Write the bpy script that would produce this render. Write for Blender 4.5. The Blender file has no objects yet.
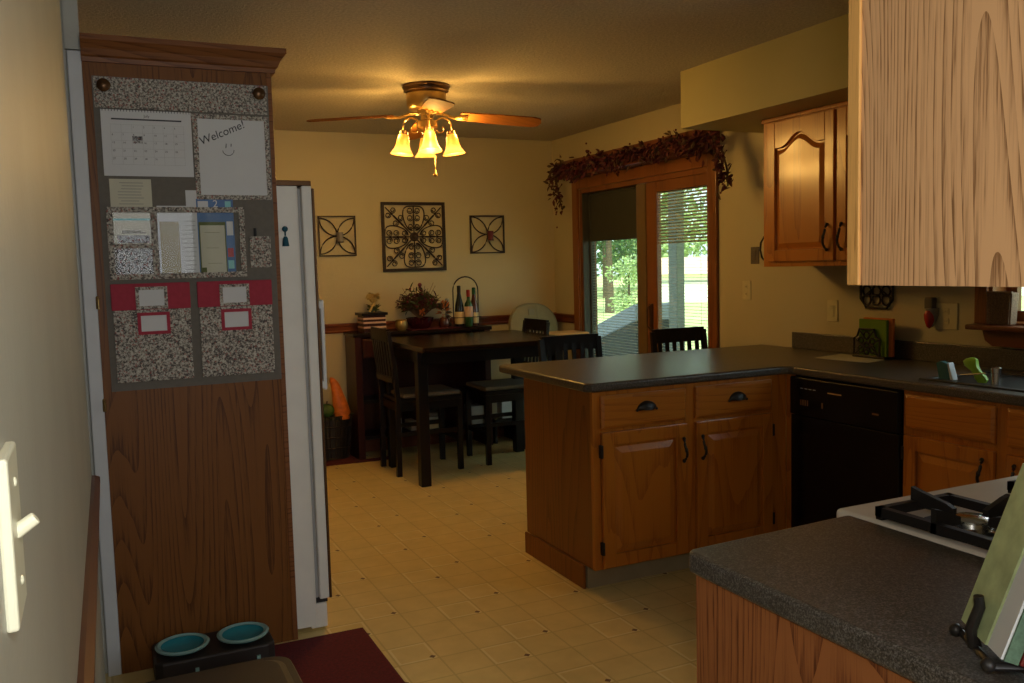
import bpy, bmesh, math, random
from math import sin, cos, pi, radians, sqrt, atan2
from mathutils import Vector, Matrix
random.seed(7)
SC = bpy.context.scene
COL = SC.collection

# ------------------------------------------------------------------ camera
yaw, pitch, roll, CAMH, FPX = radians(-25.103), radians(-4.905), radians(-1.505), 1.416, 890.3
F = Vector((sin(-yaw)*cos(pitch), cos(-yaw)*cos(pitch), sin(pitch)))
R0 = Vector((cos(-yaw), -sin(-yaw), 0)); U0 = R0.cross(F)
R = cos(roll)*R0 + sin(roll)*U0; U = -sin(roll)*R0 + cos(roll)*U0
cam_d = bpy.data.cameras.new('camera'); cam = bpy.data.objects.new('camera', cam_d); COL.objects.link(cam)
cam_d.sensor_width = 36; cam_d.lens = 36*FPX/1024; cam_d.clip_start = .01; cam_d.clip_end = 300
M = Matrix((R, U, -F)).transposed().to_4x4(); M.translation = Vector((0, 0, CAMH)); cam.matrix_world = M
SC.camera = cam

# ------------------------------------------------------------------ world, view
w = bpy.data.worlds.new('overcast_sky'); SC.world = w; w.use_nodes = True
bg = w.node_tree.nodes['Background']; bg.inputs[0].default_value = (.80, .93, 1.0, 1); bg.inputs[1].default_value = 2.3
SC.view_settings.view_transform = 'Standard'; SC.view_settings.look = 'None'
SC.view_settings.exposure = 0; SC.view_settings.gamma = 1; SC.view_settings.use_curve_mapping = False
SC.cycles.max_bounces = 8; SC.cycles.diffuse_bounces = 4; SC.cycles.transparent_max_bounces = 16
SC.cycles.sample_clamp_indirect = 4; SC.cycles.use_denoising = True
SC.cycles.caustics_reflective = False; SC.cycles.caustics_refractive = False

def area(name, loc, target, sx, sy, power, col, spread=180):
    l = bpy.data.lights.new(name, 'AREA'); l.shape = 'RECTANGLE'; l.size = sx; l.size_y = sy; l.energy = power; l.color = col
    l.spread = radians(spread)
    o = bpy.data.objects.new(name, l); COL.objects.link(o); o.location = loc
    o.rotation_euler = (Vector(target)-Vector(loc)).to_track_quat('-Z', 'Y').to_euler(); return o
def point(name, loc, power, col, r=.03):
    l = bpy.data.lights.new(name, 'POINT'); l.energy = power; l.color = col; l.shadow_soft_size = r
    o = bpy.data.objects.new(name, l); COL.objects.link(o); o.location = loc; return o
sun_d = bpy.data.lights.new('sun', 'SUN'); sun_d.energy = 7; sun_d.angle = .3; sun_d.color = (1, .96, .85)
sun = bpy.data.objects.new('sun', sun_d); COL.objects.link(sun); sun.rotation_euler = (radians(35), radians(-12), 0)
# the photographer's on-camera flash
FL = area('camera_flash', (.06, .0, 1.56), (.06+F.x, F.y, 1.56+F.z*.7), .05, .03, 3.8, (1.0, .94, .84), 150)
# daylight through the patio door and the window over the sink
area('daylight_patio_door', (3.78, 5.35, 1.15), (1.8, 5.0, .6), 1.5, 1.7, 3, (.86, .98, .92))
area('daylight_sink_window', (3.62, 1.95, 1.55), (0, 2.0, .6), .9, .8, 11, (.80, .90, 1.0))
# added soft fill behind the photographer for the pantry side; no hall fixture built
HL = area('hall_fill_light', (.42, -1.5, 1.6), (.75, 3.0, 1.2), .8, 1.1, 26, (.95, .97, 1.0))
FANX, FANY = 1.776, 4.85
BULB_POWER = 4.9; BULB_COL = (1, .56, .13)

# ------------------------------------------------------------------ materials
def new_mat(name):
    m = bpy.data.materials.new(name); m.use_nodes = True; nt = m.node_tree
    return m, nt, nt.nodes, nt.links, nt.nodes['Principled BSDF']
def N(nt, t, **kw):
    n = nt.nodes.new(t)
    for k, v in kw.items(): setattr(n, k, v)
    return n
def coords(nt, scale=(1, 1, 1), loc=(0, 0, 0)):
    tc = N(nt, 'ShaderNodeTexCoord'); mp = N(nt, 'ShaderNodeMapping')
    mp.inputs['Scale'].default_value = scale; mp.inputs['Location'].default_value = loc
    nt.links.new(tc.outputs['Object'], mp.inputs[0]); return mp.outputs[0]
def noise(nt, vec, scale, detail=3, rough=.5):
    n = N(nt, 'ShaderNodeTexNoise'); n.inputs['Scale'].default_value = scale; n.inputs['Detail'].default_value = detail
    n.inputs['Roughness'].default_value = rough; nt.links.new(vec, n.inputs['Vector']); return n.outputs['Fac']
def ramp(nt, fac, stops, interp='LINEAR'):
    r = N(nt, 'ShaderNodeValToRGB'); cr = r.color_ramp; cr.interpolation = interp
    while len(cr.elements) < len(stops): cr.elements.new(.5)
    for e, (p, c) in zip(cr.elements, stops): e.position = p; e.color = (*c, 1) if len(c) == 3 else c
    nt.links.new(fac, r.inputs[0]); return r.outputs[0]
def mth(nt, op, a, b=None, c=None):
    n = N(nt, 'ShaderNodeMath', operation=op)
    for i, x in enumerate((a, b, c)):
        if x is None: continue
        if isinstance(x, (int, float)): n.inputs[i].default_value = x
        else: nt.links.new(x, n.inputs[i])
    return n.outputs[0]
def mixc(nt, fac, a, b, mode='MIX'):
    n = N(nt, 'ShaderNodeMix', data_type='RGBA', blend_type=mode)
    for i, x in ((0, fac), (6, a), (7, b)):
        if isinstance(x, (int, float)): n.inputs[i].default_value = x
        elif isinstance(x, tuple): n.inputs[i].default_value = (*x, 1)
        else: nt.links.new(x, n.inputs[i])
    return n.outputs[2]
def bump(nt, bs, h, strength=.2, dist=.002):
    b = N(nt, 'ShaderNodeBump'); b.inputs['Strength'].default_value = strength; b.inputs['Distance'].default_value = dist
    nt.links.new(h, b.inputs['Height']); nt.links.new(b.outputs[0], bs.inputs['Normal'])
def plain(name, col, rough=.5, metal=0, var=.06, vs=14, spec=.5, coat=0, trans=0, emit=None, es=0, alpha=1, bmp=0):
    m, nt, nd, lk, bs = new_mat(name)
    v = coords(nt); n = noise(nt, v, vs, 4)
    c = ramp(nt, n, [(.3, tuple(max(0, x*(1-var)) for x in col)), (.7, tuple(min(1, x*(1+var)) for x in col))])
    lk.new(c, bs.inputs['Base Color']); bs.inputs['Roughness'].default_value = rough; bs.inputs['Metallic'].default_value = metal
    bs.inputs['Specular IOR Level'].default_value = spec; bs.inputs['Coat Weight'].default_value = coat
    bs.inputs['Transmission Weight'].default_value = trans; bs.inputs['Alpha'].default_value = alpha
    if emit: bs.inputs['Emission Color'].default_value = (*emit, 1); bs.inputs['Emission Strength'].default_value = es
    if bmp: bump(nt, bs, noise(nt, v, bmp, 3), .35, .002)
    return m
def oak(name, light, dark, axis='z', rings=26, rough=.35, seed=0, ns=3.2, coat=.1, pores=.5, spec=.4, stretch=.09):
    m, nt, nd, lk, bs = new_mat(name)
    sc = [1, 1, 1]; sc['xyz'.index(axis)] = stretch
    v = coords(nt, tuple(sc), (seed, seed*1.7, seed*.6))
    n = noise(nt, v, ns, 1, .35)
    wob = noise(nt, coords(nt, tuple(x*(14 if x == 1 else 12) for x in sc)), 1, 2, .5)
    fr = mth(nt, 'FRACT', mth(nt, 'ADD', mth(nt, 'MULTIPLY', n, rings), mth(nt, 'MULTIPLY', wob, .8)))
    tri = mth(nt, 'POWER', fr, .8)
    sc2 = [420, 420, 420]; sc2['xyz'.index(axis)] = 14
    p = noise(nt, coords(nt, tuple(sc2)), 1, 2, .6)
    sc3 = [170, 170, 170]; sc3['xyz'.index(axis)] = 4
    q = noise(nt, coords(nt, tuple(sc3)), 1, 2, .6)
    f = mth(nt, 'ADD', mth(nt, 'MULTIPLY', tri, .75), mth(nt, 'MULTIPLY', mth(nt, 'SUBTRACT', p, .5), pores*2))
    f = mth(nt, 'ADD', f, mth(nt, 'MULTIPLY', mth(nt, 'SUBTRACT', q, .44), 1.1))
    c = ramp(nt, f, [(.04, dark), (.30, tuple((a*.75+b*.25) for a, b in zip(light, dark))), (.60, light)])
    lk.new(c, bs.inputs['Base Color']); bs.inputs['Roughness'].default_value = rough
    bs.inputs['Coat Weight'].default_value = coat; bs.inputs['Coat Roughness'].default_value = .17
    bs.inputs['Specular IOR Level'].default_value = spec
    bump(nt, bs, p, .15, .001)
    return m
def speckle(name, base, flecks, rough=.4, scale=380):
    m, nt, nd, lk, bs = new_mat(name)
    v = coords(nt)
    n = noise(nt, v, scale, 2, .7); n2 = noise(nt, v, scale*.45, 2, .7)
    c = ramp(nt, n, [(.36, tuple(x*.45 for x in base)), (.5, base), (.66, flecks)])
    c2 = mixc(nt, ramp(nt, n2, [(.60, (0, 0, 0)), (.70, (1, 1, 1))]), c, flecks)
    lk.new(c2, bs.inputs['Base Color']); bs.inputs['Roughness'].default_value = rough
    return m
def glass(name, tint=(.9, .95, .92), refl=.10):
    m, nt, nd, lk, bs = new_mat(name); nd.remove(bs)
    t = N(nt, 'ShaderNodeBsdfTransparent'); t.inputs[0].default_value = (*tint, 1)
    g = N(nt, 'ShaderNodeBsdfGlossy'); g.inputs['Roughness'].default_value = .02
    mx = N(nt, 'ShaderNodeMixShader'); mx.inputs[0].default_value = refl
    lk.new(t.outputs[0], mx.inputs[1]); lk.new(g.outputs[0], mx.inputs[2]); lk.new(mx.outputs[0], nd['Material Output'].inputs[0]); return m
def floral(name, bgc=(.42, .39, .33)):
    m, nt, nd, lk, bs = new_mat(name)
    v = coords(nt); d = N(nt, 'ShaderNodeTexVoronoi'); d.inputs['Scale'].default_value = 115; lk.new(v, d.inputs['Vector'])
    n = noise(nt, v, 120, 3, .8); n2 = noise(nt, v, 95, 2, .5)
    a = ramp(nt, n, [(.42, (.06, .05, .05)), (.52, bgc), (.7, (.62, .60, .54))])
    spot = ramp(nt, d.outputs['Distance'], [(.30, (1, 1, 1)), (.42, (0, 0, 0))])
    b = ramp(nt, n2, [(.42, (.30, .06, .05)), (.5, (.20, .18, .15)), (.58, (.10, .09, .08))])
    lk.new(mixc(nt, mth(nt, 'MULTIPLY', spot, .75), a, b), bs.inputs['Base Color']); bs.inputs['Roughness'].default_value = .8
    return m

MT = {}
MT['wall'] = plain('cream_wall_paint', (.51, .445, .275), .6, var=.03, vs=3, bmp=160)
MT['wall_left'] = plain('grey_wall_paint', (.42, .42, .37), .45, var=.06, vs=5, bmp=70)
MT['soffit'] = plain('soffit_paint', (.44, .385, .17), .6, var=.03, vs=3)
def ceiling_mat():
    m, nt, nd, lk, bs = new_mat('textured_ceiling')
    v = coords(nt); n = noise(nt, v, 75, 4, .7)
    lk.new(ramp(nt, n, [(.35, (.44, .40, .33)), (.65, (.64, .585, .49))]), bs.inputs['Base Color']); bs.inputs['Roughness'].default_value = .95
    bump(nt, bs, n, 1.0, .010); return m
MT['ceiling'] = ceiling_mat()
def floor_mat():
    m, nt, nd, lk, bs = new_mat('tile_pattern_vinyl')
    P = .1545; X0, Y0 = 1.372, 2.807
    tc = N(nt, 'ShaderNodeTexCoord'); sp = N(nt, 'ShaderNodeSeparateXYZ'); lk.new(tc.outputs['Object'], sp.inputs[0])
    gx = mth(nt, 'DIVIDE', mth(nt, 'SUBTRACT', sp.outputs[0], X0-30*P), P)
    gy = mth(nt, 'DIVIDE', mth(nt, 'SUBTRACT', sp.outputs[1], Y0-30*P), P)
    fx = mth(nt, 'FRACT', gx); fy = mth(nt, 'FRACT', gy); ix = mth(nt, 'FLOOR', gx); iy = mth(nt, 'FLOOR', gy)
    def edge(f): return mth(nt, 'SUBTRACT', .5, mth(nt, 'ABSOLUTE', mth(nt, 'SUBTRACT', f, .5)))
    e = mth(nt, 'MINIMUM', edge(fx), edge(fy))
    line = mth(nt, 'LESS_THAN', e, .022)
    # accent tiles: cells whose column (modulo 3) is -1 with row 0 and the diagonal one
    mx = mth(nt, 'MODULO', ix, 3.0); my = mth(nt, 'MODULO', iy, 3.0)
    def eq(a, k): return mth(nt, 'COMPARE', a, float(k), .1)
    acc = mth(nt, 'ADD', mth(nt, 'MULTIPLY', eq(mx, 2), eq(my, 0)), mth(nt, 'MULTIPLY', eq(mx, 0), eq(my, 1)))
    band = mth(nt, 'MULTIPLY', acc, mth(nt, 'MULTIPLY', mth(nt, 'GREATER_THAN', e, .03), mth(nt, 'LESS_THAN', e, .085)))
    dx = mth(nt, 'SUBTRACT', fx, .87); dy = mth(nt, 'SUBTRACT', fy, .13)
    dd = mth(nt, 'ADD', mth(nt, 'ABSOLUTE', dx), mth(nt, 'ABSOLUTE', dy))
    dot = mth(nt, 'MULTIPLY', acc, mth(nt, 'LESS_THAN', dd, .085))
    v = coords(nt); n = noise(nt, v, 9, 4, .6)
    base = ramp(nt, n, [(.3, (.70, .53, .215)), (.7, (.80, .61, .26))])
    c = mixc(nt, mth(nt, 'MULTIPLY', line, .38), base, (.40, .28, .09))
    c = mixc(nt, mth(nt, 'MULTIPLY', band, .4), c, (.95, .85, .55))
    c = mixc(nt, dot, c, (.16, .07, .03))
    lk.new(c, bs.inputs['Base Color']); bs.inputs['Roughness'].default_value = .38; bs.inputs['Specular IOR Level'].default_value = .35
    bump(nt, bs, line, -.3, .002); return m
MT['floor'] = floor_mat()
OL, OD = (.49, .165, .018), (.35, .105, .012)
MT['oak'] = oak('honey_oak', OL, OD, 'z', 22, .33, 1, 3, .5, .22, .35)
MT['oak_h'] = oak('honey_oak_rail', OL, OD, 'x', 22, .33, 2, 3, .5, .22, .35)
MT['oak_hy'] = oak('honey_oak_drawer', OL, OD, 'y', 22, .33, 3, 3, .5, .22, .35)
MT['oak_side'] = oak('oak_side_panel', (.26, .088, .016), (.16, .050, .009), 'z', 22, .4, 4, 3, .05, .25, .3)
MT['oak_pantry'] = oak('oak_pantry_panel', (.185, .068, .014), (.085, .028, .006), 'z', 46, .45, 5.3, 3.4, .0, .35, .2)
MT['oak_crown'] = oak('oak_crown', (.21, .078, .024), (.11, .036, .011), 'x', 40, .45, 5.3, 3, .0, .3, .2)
MT['oak_pale'] = oak('oak_cabinet_end', (.66, .38, .185), (.25, .12, .05), 'z', 120, .45, 2.2, 3.2, 0, .55, .2, .10)
MT['oak_near'] = oak('oak_base_end', (.36, .130, .042), (.14, .040, .014), 'z', 110, .45, 8.7, 3.2, 0, .45, .2, .07)
MT['oak_edge'] = oak('oak_face_edge', (.72, .38, .11), (.38, .17, .04), 'z', 5, .5, 3, 2, 0, .9)
MT['trim'] = oak('door_casing_oak', (.235, .080, .018), (.15, .045, .010), 'z', 7, .35, 6, 1.6, .1, .3)
MT['trim_h'] = oak('rail_oak', (.17, .045, .015), (.10, .024, .008), 'x', 7, .35, 6, 1.6, .1, .3)
MT['rail_y'] = oak('rail_oak_along', (.13, .04, .018), (.08, .022, .010), 'y', 7, .35, 6, 1.6, .1, .3)
MT['espresso'] = oak('espresso_wood', (.007, .004, .0035), (.004, .0025, .0025), 'z', 20, .38, 2, 3, .05, .2, .3)
MT['espresso_x'] = oak('espresso_wood_top', (.016, .008, .005), (.009, .005, .003), 'x', 20, .24, 2, 3, .0, .2, .25)
MT['cherry'] = oak('cherry_wood', (.042, .010, .008), (.025, .006, .005), 'z', 20, .35, 2, 3, .1, .2, .3)
MT['counter'] = speckle('speckled_laminate', (.064, .052, .040), (.17, .155, .14), .34, 330)
MT['black_iron'] = plain('black_iron', (.018, .015, .014), .45, .2)
MT['rust_iron'] = plain('bronze_iron', (.028, .016, .012), .5, .3)
MT['black_gloss'] = plain('black_appliance', (.006, .006, .007), .22, var=.1, spec=.35)
MT['black_matte'] = plain('black_plastic', (.012, .012, .012), .5)
MT['white'] = plain('white_enamel', (.74, .74, .72), .3, var=.02)
MT['white_trim'] = plain('white_trim_paint', (.56, .58, .60), .5, var=.03)
MT['fridge'] = plain('fridge_white', (.78, .76, .70), .42, var=.03, bmp=260)
MT['pale_gasket'] = plain('pale_gasket', (.38, .38, .37), .6)
MT['grey_gasket'] = plain('grey_gasket', (.16, .17, .18), .6)
MT['cream_plastic'] = plain('cream_plastic', (.60, .54, .33), .4)
MT['switch'] = plain('white_switch_plastic', (.78, .78, .62), .3, var=.02)
MT['toe'] = plain('taupe_toe_kick', (.36, .31, .21), .7)
MT['grey_plastic'] = plain('grey_plastic', (.12, .10, .08), .5)
MT['stove_white'] = plain('stove_enamel', (.72, .66, .58), .25, var=.03)
MT['brass'] = plain('antique_brass', (.42, .27, .10), .28, .9)
MT['brass_dark'] = plain('dark_brass', (.12, .06, .025), .35, .7)
MT['steel'] = plain('polished_steel', (.62, .62, .62), .18, 1)
MT['paper'] = plain('white_paper', (.62, .63, .64), .7, var=.02)
MT['paper_cream'] = plain('cream_card', (.56, .54, .42), .7, var=.03)
MT['paper_tan'] = plain('tan_card', (.34, .28, .13), .7, var=.04)
MT['taupe'] = plain('taupe_fabric', (.15, .135, .115), .9, var=.06, vs=60)
MT['floral'] = floral('floral_paper')
MT['crimson'] = plain('crimson_felt', (.36, .035, .06), .9, var=.08, vs=60)
MT['grid_grey'] = plain('pale_grey_print', (.42, .42, .43), .7)
MT['pen_ink'] = plain('pen_ink', (.03, .03, .04), .6)
MT['blue_paper'] = plain('blue_paper', (.05, .14, .34), .5, var=.1)
MT['cyan_paper'] = plain('cyan_tape', (.20, .55, .56), .5)
MT['plastic_film'] = glass('clear_pocket_film', (.97, .98, .98), .006)
MT['photo'] = floral('grey_photo_print', (.35, .36, .38))
MT['red_paper'] = plain('red_card', (.40, .03, .03), .5)
MT['olive_paper'] = plain('olive_print', (.10, .12, .03), .7)
MT['teal'] = plain('teal_thread', (.01, .08, .12), .8)
MT['burgundy_rug'] = plain('burgundy_rug', (.12, .007, .009), .95, var=.25, vs=90, bmp=200)
MT['red_rug'] = plain('dark_red_rug', (.09, .008, .012), .95, var=.25, vs=90)
MT['bowl_teal'] = plain('turquoise_glaze', (.035, .27, .33), .25, var=.08)
MT['bowl_rim'] = plain('pale_turquoise_glaze', (.30, .52, .50), .3, var=.05)
MT['feeder'] = plain('dark_brown_plastic', (.028, .022, .020), .5)
MT['bin'] = plain('taupe_bin_plastic', (.060, .044, .030), .5, var=.06)
MT['bin_rim'] = plain('taupe_bin_edge', (.13, .11, .08), .4, var=.2)
MT['beige_fabric'] = plain('beige_fabric', (.20, .155, .105), .9, var=.08, vs=50, bmp=200)
MT['hc_fabric'] = plain('sage_beige_vinyl', (.24, .225, .13), .6, var=.05, vs=20)
MT['hc_fabric2'] = plain('sage_beige_piping', (.22, .21, .14), .6)
MT['tan_wood'] = plain('tan_wood', (.62, .36, .12), .4, var=.1)
MT['leaf'] = plain('burgundy_leaf', (.075, .008, .010), .75, var=.5, vs=30)
MT['leaf2'] = plain('dried_brown_leaf', (.10, .055, .03), .8, var=.5, vs=30)
MT['leaf3'] = plain('olive_leaf', (.06, .075, .02), .8, var=.4, vs=30)
MT['berry'] = plain('dark_red_berry', (.13, .012, .02), .5)
MT['orange_flower'] = plain('orange_petal', (.55, .16, .03), .7, var=.2)
MT['orange_gourd'] = plain('orange_gourd', (.62, .16, .02), .5, var=.25, vs=25)
MT['green_leaf'] = plain('green_leaf', (.05, .12, .02), .6, var=.4)
MT['gold'] = plain('gold_pot', (.40, .27, .09), .35, .6, var=.2, vs=80)
MT['burgundy_glaze'] = plain('burgundy_glaze', (.045, .005, .010), .2, var=.1, coat=.4)
MT['yellow_silk'] = plain('yellow_silk', (.55, .40, .14), .7, var=.2)
MT['candle'] = plain('pale_blue_candle', (.34, .38, .36), .5)
MT['green_glass'] = plain('green_bottle_glass', (.02, .07, .025), .08, var=.1, spec=.8)
MT['dark_glass'] = plain('dark_bottle_glass', (.008, .012, .016), .08, var=.1, spec=.8)
MT['brown_glass'] = plain('brown_bottle_glass', (.07, .018, .01), .08, var=.1, spec=.8)
MT['label_cream'] = plain('cream_label', (.60, .48, .26), .6)
MT['label_pink'] = plain('pink_label', (.62, .40, .30), .6)
MT['foil'] = plain('red_foil', (.35, .03, .02), .3, .5)
MT['shade_slat'] = plain('blind_slat', (.32, .33, .26), .6, var=.02)
MT['shade_dark'] = plain('dark_blind_fabric', (.045, .046, .036), .8, var=.04)
MT['post_olive'] = plain('olive_stained_stile', (.17, .105, .04), .5)
MT['screen'] = plain('dark_track', (.05, .048, .035), .6)
MT['glass'] = glass('door_glass', (.86, .93, .88), .09)
MT['green_napkin'] = plain('green_napkin', (.13, .24, .012), .8)
MT['orange_napkin'] = plain('orange_napkin', (.62, .17, .03), .8)
MT['lime'] = plain('lime_plastic', (.26, .50, .03), .5, var=.15)
MT['sponge_teal'] = plain('teal_sponge', (.03, .12, .13), .8)
MT['sink'] = plain('dark_sink', (.035, .032, .032), .35)
MT['wicker'] = plain('brown_wicker', (.22, .14, .08), .8, var=.4, vs=180)
MT['ruby'] = plain('ruby_plastic', (.45, .03, .02), .25)
MT['box_grey'] = plain('grey_cardboard', (.34, .34, .32), .7, var=.15)
MT['clear'] = plain('frosted_plastic', (.25, .22, .19), .3)
MT['book_green'] = plain('pale_green_cover', (.42, .50, .26), .5, var=.22, vs=30)
MT['book_edge'] = plain('green_page_edges', (.09, .16, .10), .6, var=.2, vs=200)
MT['book_red'] = plain('dark_red_cover', (.16, .02, .015), .4)
MT['lawn'] = plain('lawn_grass', (.55, .62, .28), 1, var=.2, vs=1)
MT['tree'] = plain('tree_foliage', (.09, .17, .07), 1, var=.5, vs=2)
MT['tree_light'] = plain('light_foliage', (.40, .52, .26), 1, var=.5, vs=3)
MT['bark'] = plain('bark', (.12, .09, .06), .9)
MT['siding'] = plain('white_siding', (.95, .95, .92), .7, var=.02)
MT['shingle'] = plain('pinkish_roof', (.80, .58, .44), .9, var=.1)
MT['post'] = plain('grey_post_paint', (.20, .22, .19), .7)
MT['cover_grey'] = plain('grey_grill_cover', (.30, .33, .38), .7, var=.05)
MT['cover_dark'] = plain('dark_grill_cover', (.035, .04, .038), .7, var=.2)
MT['concrete'] = plain('patio_concrete', (.42, .42, .38), .9)
MT['blade'] = oak('fan_blade_wood', (.26, .095, .020), (.19, .065, .015), 'x', 20, .7, 3, 3, 0, .2, .1)
def shade_mat():
    m, nt, nd, lk, bs = new_mat('amber_glass_shade')
    v = coords(nt); n = noise(nt, v, 60, 2)
    bs.inputs['Base Color'].default_value = (.5, .22, .05, 1); bs.inputs['Roughness'].default_value = .3
    tc = N(nt, 'ShaderNodeTexCoord'); sp = N(nt, 'ShaderNodeSeparateXYZ'); lk.new(tc.outputs['Object'], sp.inputs[0])
    zz = mth(nt, 'MULTIPLY', sp.outputs[2], -1.0)
    g = ramp(nt, zz, [(.27, (.80, .26, .02)), (.325, (1, .36, .03)), (.36, (1, .60, .14)), (.388, (1, .42, .06))])
    es_ = ramp(nt, zz, [(.27, (.5,)*3), (.32, (1.0,)*3), (.355, (1.0,)*3), (.39, (.7,)*3)])
    lk.new(g, bs.inputs['Emission Color']); lk.new(mth(nt, 'MULTIPLY', es_, mth(nt, 'ADD', .9, mth(nt, 'MULTIPLY', n, 1.1))), bs.inputs['Emission Strength'])
    return m
MT['shade'] = shade_mat()
MT['bulb'] = plain('lit_bulb', (1, .9, .6), .4, emit=(1, .80, .36), es=9)

# ------------------------------------------------------------------ mesh builder
class MB:
    def __init__(s): s.bm = bmesh.new()
    def face(s, pts):
        vs = [s.bm.verts.new(p) for p in pts]; s.bm.faces.new(vs); return s
    def box(s, x0, x1, y0, y1, z0, z1, f=None):
        f = f or (lambda a, b, c: (a, b, c))
        v = [s.bm.verts.new(f(x, y, z)) for x in (x0, x1) for y in (y0, y1) for z in (z0, z1)]
        for q in ((0, 1, 3, 2), (4, 6, 7, 5), (0, 4, 5, 1), (2, 3, 7, 6), (0, 2, 6, 4), (1, 5, 7, 3)): s.bm.faces.new([v[i] for i in q])
        return s
    def frustum(s, a0, a1, b0, b1, d0, d1, ins, f):
        v = [s.bm.verts.new(f(*p)) for p in ((a0, b0, d0), (a1, b0, d0), (a1, b1, d0), (a0, b1, d0), (a0+ins, b0+ins, d1), (a1-ins, b0+ins, d1), (a1-ins, b1-ins, d1), (a0+ins, b1-ins, d1))]
        for q in ((0, 1, 2, 3), (4, 5, 6, 7), (0, 1, 5, 4), (1, 2, 6, 5), (2, 3, 7, 6), (3, 0, 4, 7)): s.bm.faces.new([v[i] for i in q])
        return s
    def prism(s, poly, d0, d1, f, poly2=None):
        poly2 = poly2 or poly
        a = [s.bm.verts.new(f(x, y, d0)) for x, y in poly]; b = [s.bm.verts.new(f(x, y, d1)) for x, y in poly2]
        s.bm.faces.new(a); s.bm.faces.new(b[::-1]); n = len(poly)
        for i in range(n): s.bm.faces.new((a[i], a[(i+1) % n], b[(i+1) % n], b[i]))
        return s
    def lathe(s, prof, c=(0, 0, 0), n=24, ax=None, cap=True):
        # prof: (radius, height) pairs
        c = Vector(c); q = Vector((0, 0, 1)).rotation_difference(Vector(ax).normalized()) if ax else None
        rings = []
        for r, z in prof:
            ring = []
            for i in range(n):
                p = Vector((max(r, 1e-5)*cos(2*pi*i/n), max(r, 1e-5)*sin(2*pi*i/n), z))
                if q: p = q @ p
                ring.append(s.bm.verts.new(c+p))
            rings.append(ring)
        for a, b in zip(rings, rings[1:]):
            for i in range(n): s.bm.faces.new((a[i], a[(i+1) % n], b[(i+1) % n], b[i]))
        if cap: s.bm.faces.new(rings[0][::-1]); s.bm.faces.new(rings[-1])
        return s
    def tube(s, pts, r, n=6, r2=None):
        pts = [Vector(p) for p in pts]; rings = []; L = len(pts)
        for i, p in enumerate(pts):
            d = (pts[min(i+1, L-1)]-pts[max(i-1, 0)]).normalized()
            up = Vector((0, 0, 1)) if abs(d.z) < .9 else Vector((1, 0, 0))
            a = d.cross(up).normalized(); b = d.cross(a).normalized()
            rr = r if r2 is None else r+(r2-r)*i/(L-1)
            rings.append([s.bm.verts.new(p+a*rr*cos(2*pi*k/n)+b*rr*sin(2*pi*k/n)) for k in range(n)])
        for a, b in zip(rings, rings[1:]):
            for i in range(n): s.bm.faces.new((a[i], a[(i+1) % n], b[(i+1) % n], b[i]))
        s.bm.faces.new(rings[0][::-1]); s.bm.faces.new(rings[-1]); return s
    def sphere(s, c, r, n=12, sc=(1, 1, 1)):
        prof = [(r*sin(pi*i/n), -r*cos(pi*i/n)) for i in range(n+1)]
        c = Vector(c); rings = []
        for rr, z in prof:
            rings.append([s.bm.verts.new(c+Vector((sc[0]*max(rr, 1e-5)*cos(2*pi*i/n), sc[1]*max(rr, 1e-5)*sin(2*pi*i/n), sc[2]*z))) for i in range(n)])
        for a, b in zip(rings, rings[1:]):
            for i in range(n): s.bm.faces.new((a[i], a[(i+1) % n], b[(i+1) % n], b[i]))
        return s
    def leaf(s, c, d, L, W, tw=0):
        c = Vector(c); d = Vector(d).normalized(); up = Vector((sin(tw), .3, cos(tw))); a = d.cross(up)
        if a.length < .05: a = d.cross(Vector((1, 0, 0)))
        a.normalize(); nn = a.cross(d)*W*.25
        pts = [c, c+d*L*.35+a*W*.5+nn, c+d*L*.7+a*W*.38+nn, c+d*L, c+d*L*.7-a*W*.38+nn, c+d*L*.35-a*W*.5+nn]
        v = [s.bm.verts.new(p) for p in pts]
        s.bm.faces.new((v[0], v[1], v[2], v[3])); s.bm.faces.new((v[0], v[3], v[4], v[5])); return s

def root_of(o):
    while o.parent: o = o.parent
    return o
def obj(name, mb, mat, parent=None, bevel=0, smooth=False, local=False, seg=2):
    me = bpy.data.meshes.new(name)
    off = Vector((0, 0, 0))
    if parent and not local: off = root_of(parent).location
    bmesh.ops.recalc_face_normals(mb.bm, faces=mb.bm.faces)
    if off.length: bmesh.ops.translate(mb.bm, vec=-off, verts=mb.bm.verts)
    mb.bm.to_mesh(me); mb.bm.free()
    me.materials.append(MT[mat])
    if smooth:
        for p in me.polygons: p.use_smooth = True
    o = bpy.data.objects.new(name, me); COL.objects.link(o)
    if parent: o.parent = parent
    if bevel:
        m = o.modifiers.new('bevel', 'BEVEL'); m.width = bevel; m.segments = seg; m.limit_method = 'ANGLE'; m.angle_limit = radians(40)
    if smooth:
        m = o.modifiers.new('edges', 'EDGE_SPLIT'); m.split_angle = radians(45)
    return o
def thing(name, label, cat, loc=(0, 0, 0), rz=0, group=None):
    o = bpy.data.objects.new(name, None); COL.objects.link(o); o.empty_display_size = .1
    o.location = loc; o.rotation_euler = (0, 0, rz); o['label'] = label; o['category'] = cat
    if group: o['group'] = group
    return o
def tag(o, label, cat, group=None):
    o['label'] = label; o['category'] = cat
    if group: o['group'] = group
    return o
def struct(name, mb, mat, parent=None, **k):
    o = obj(name, mb, mat, parent, **k)
    if not parent: o['kind'] = 'structure'
    return o
def sempty(name, loc):
    o = bpy.data.objects.new(name, None); COL.objects.link(o); o.location = loc; o['kind'] = 'structure'; return o
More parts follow.
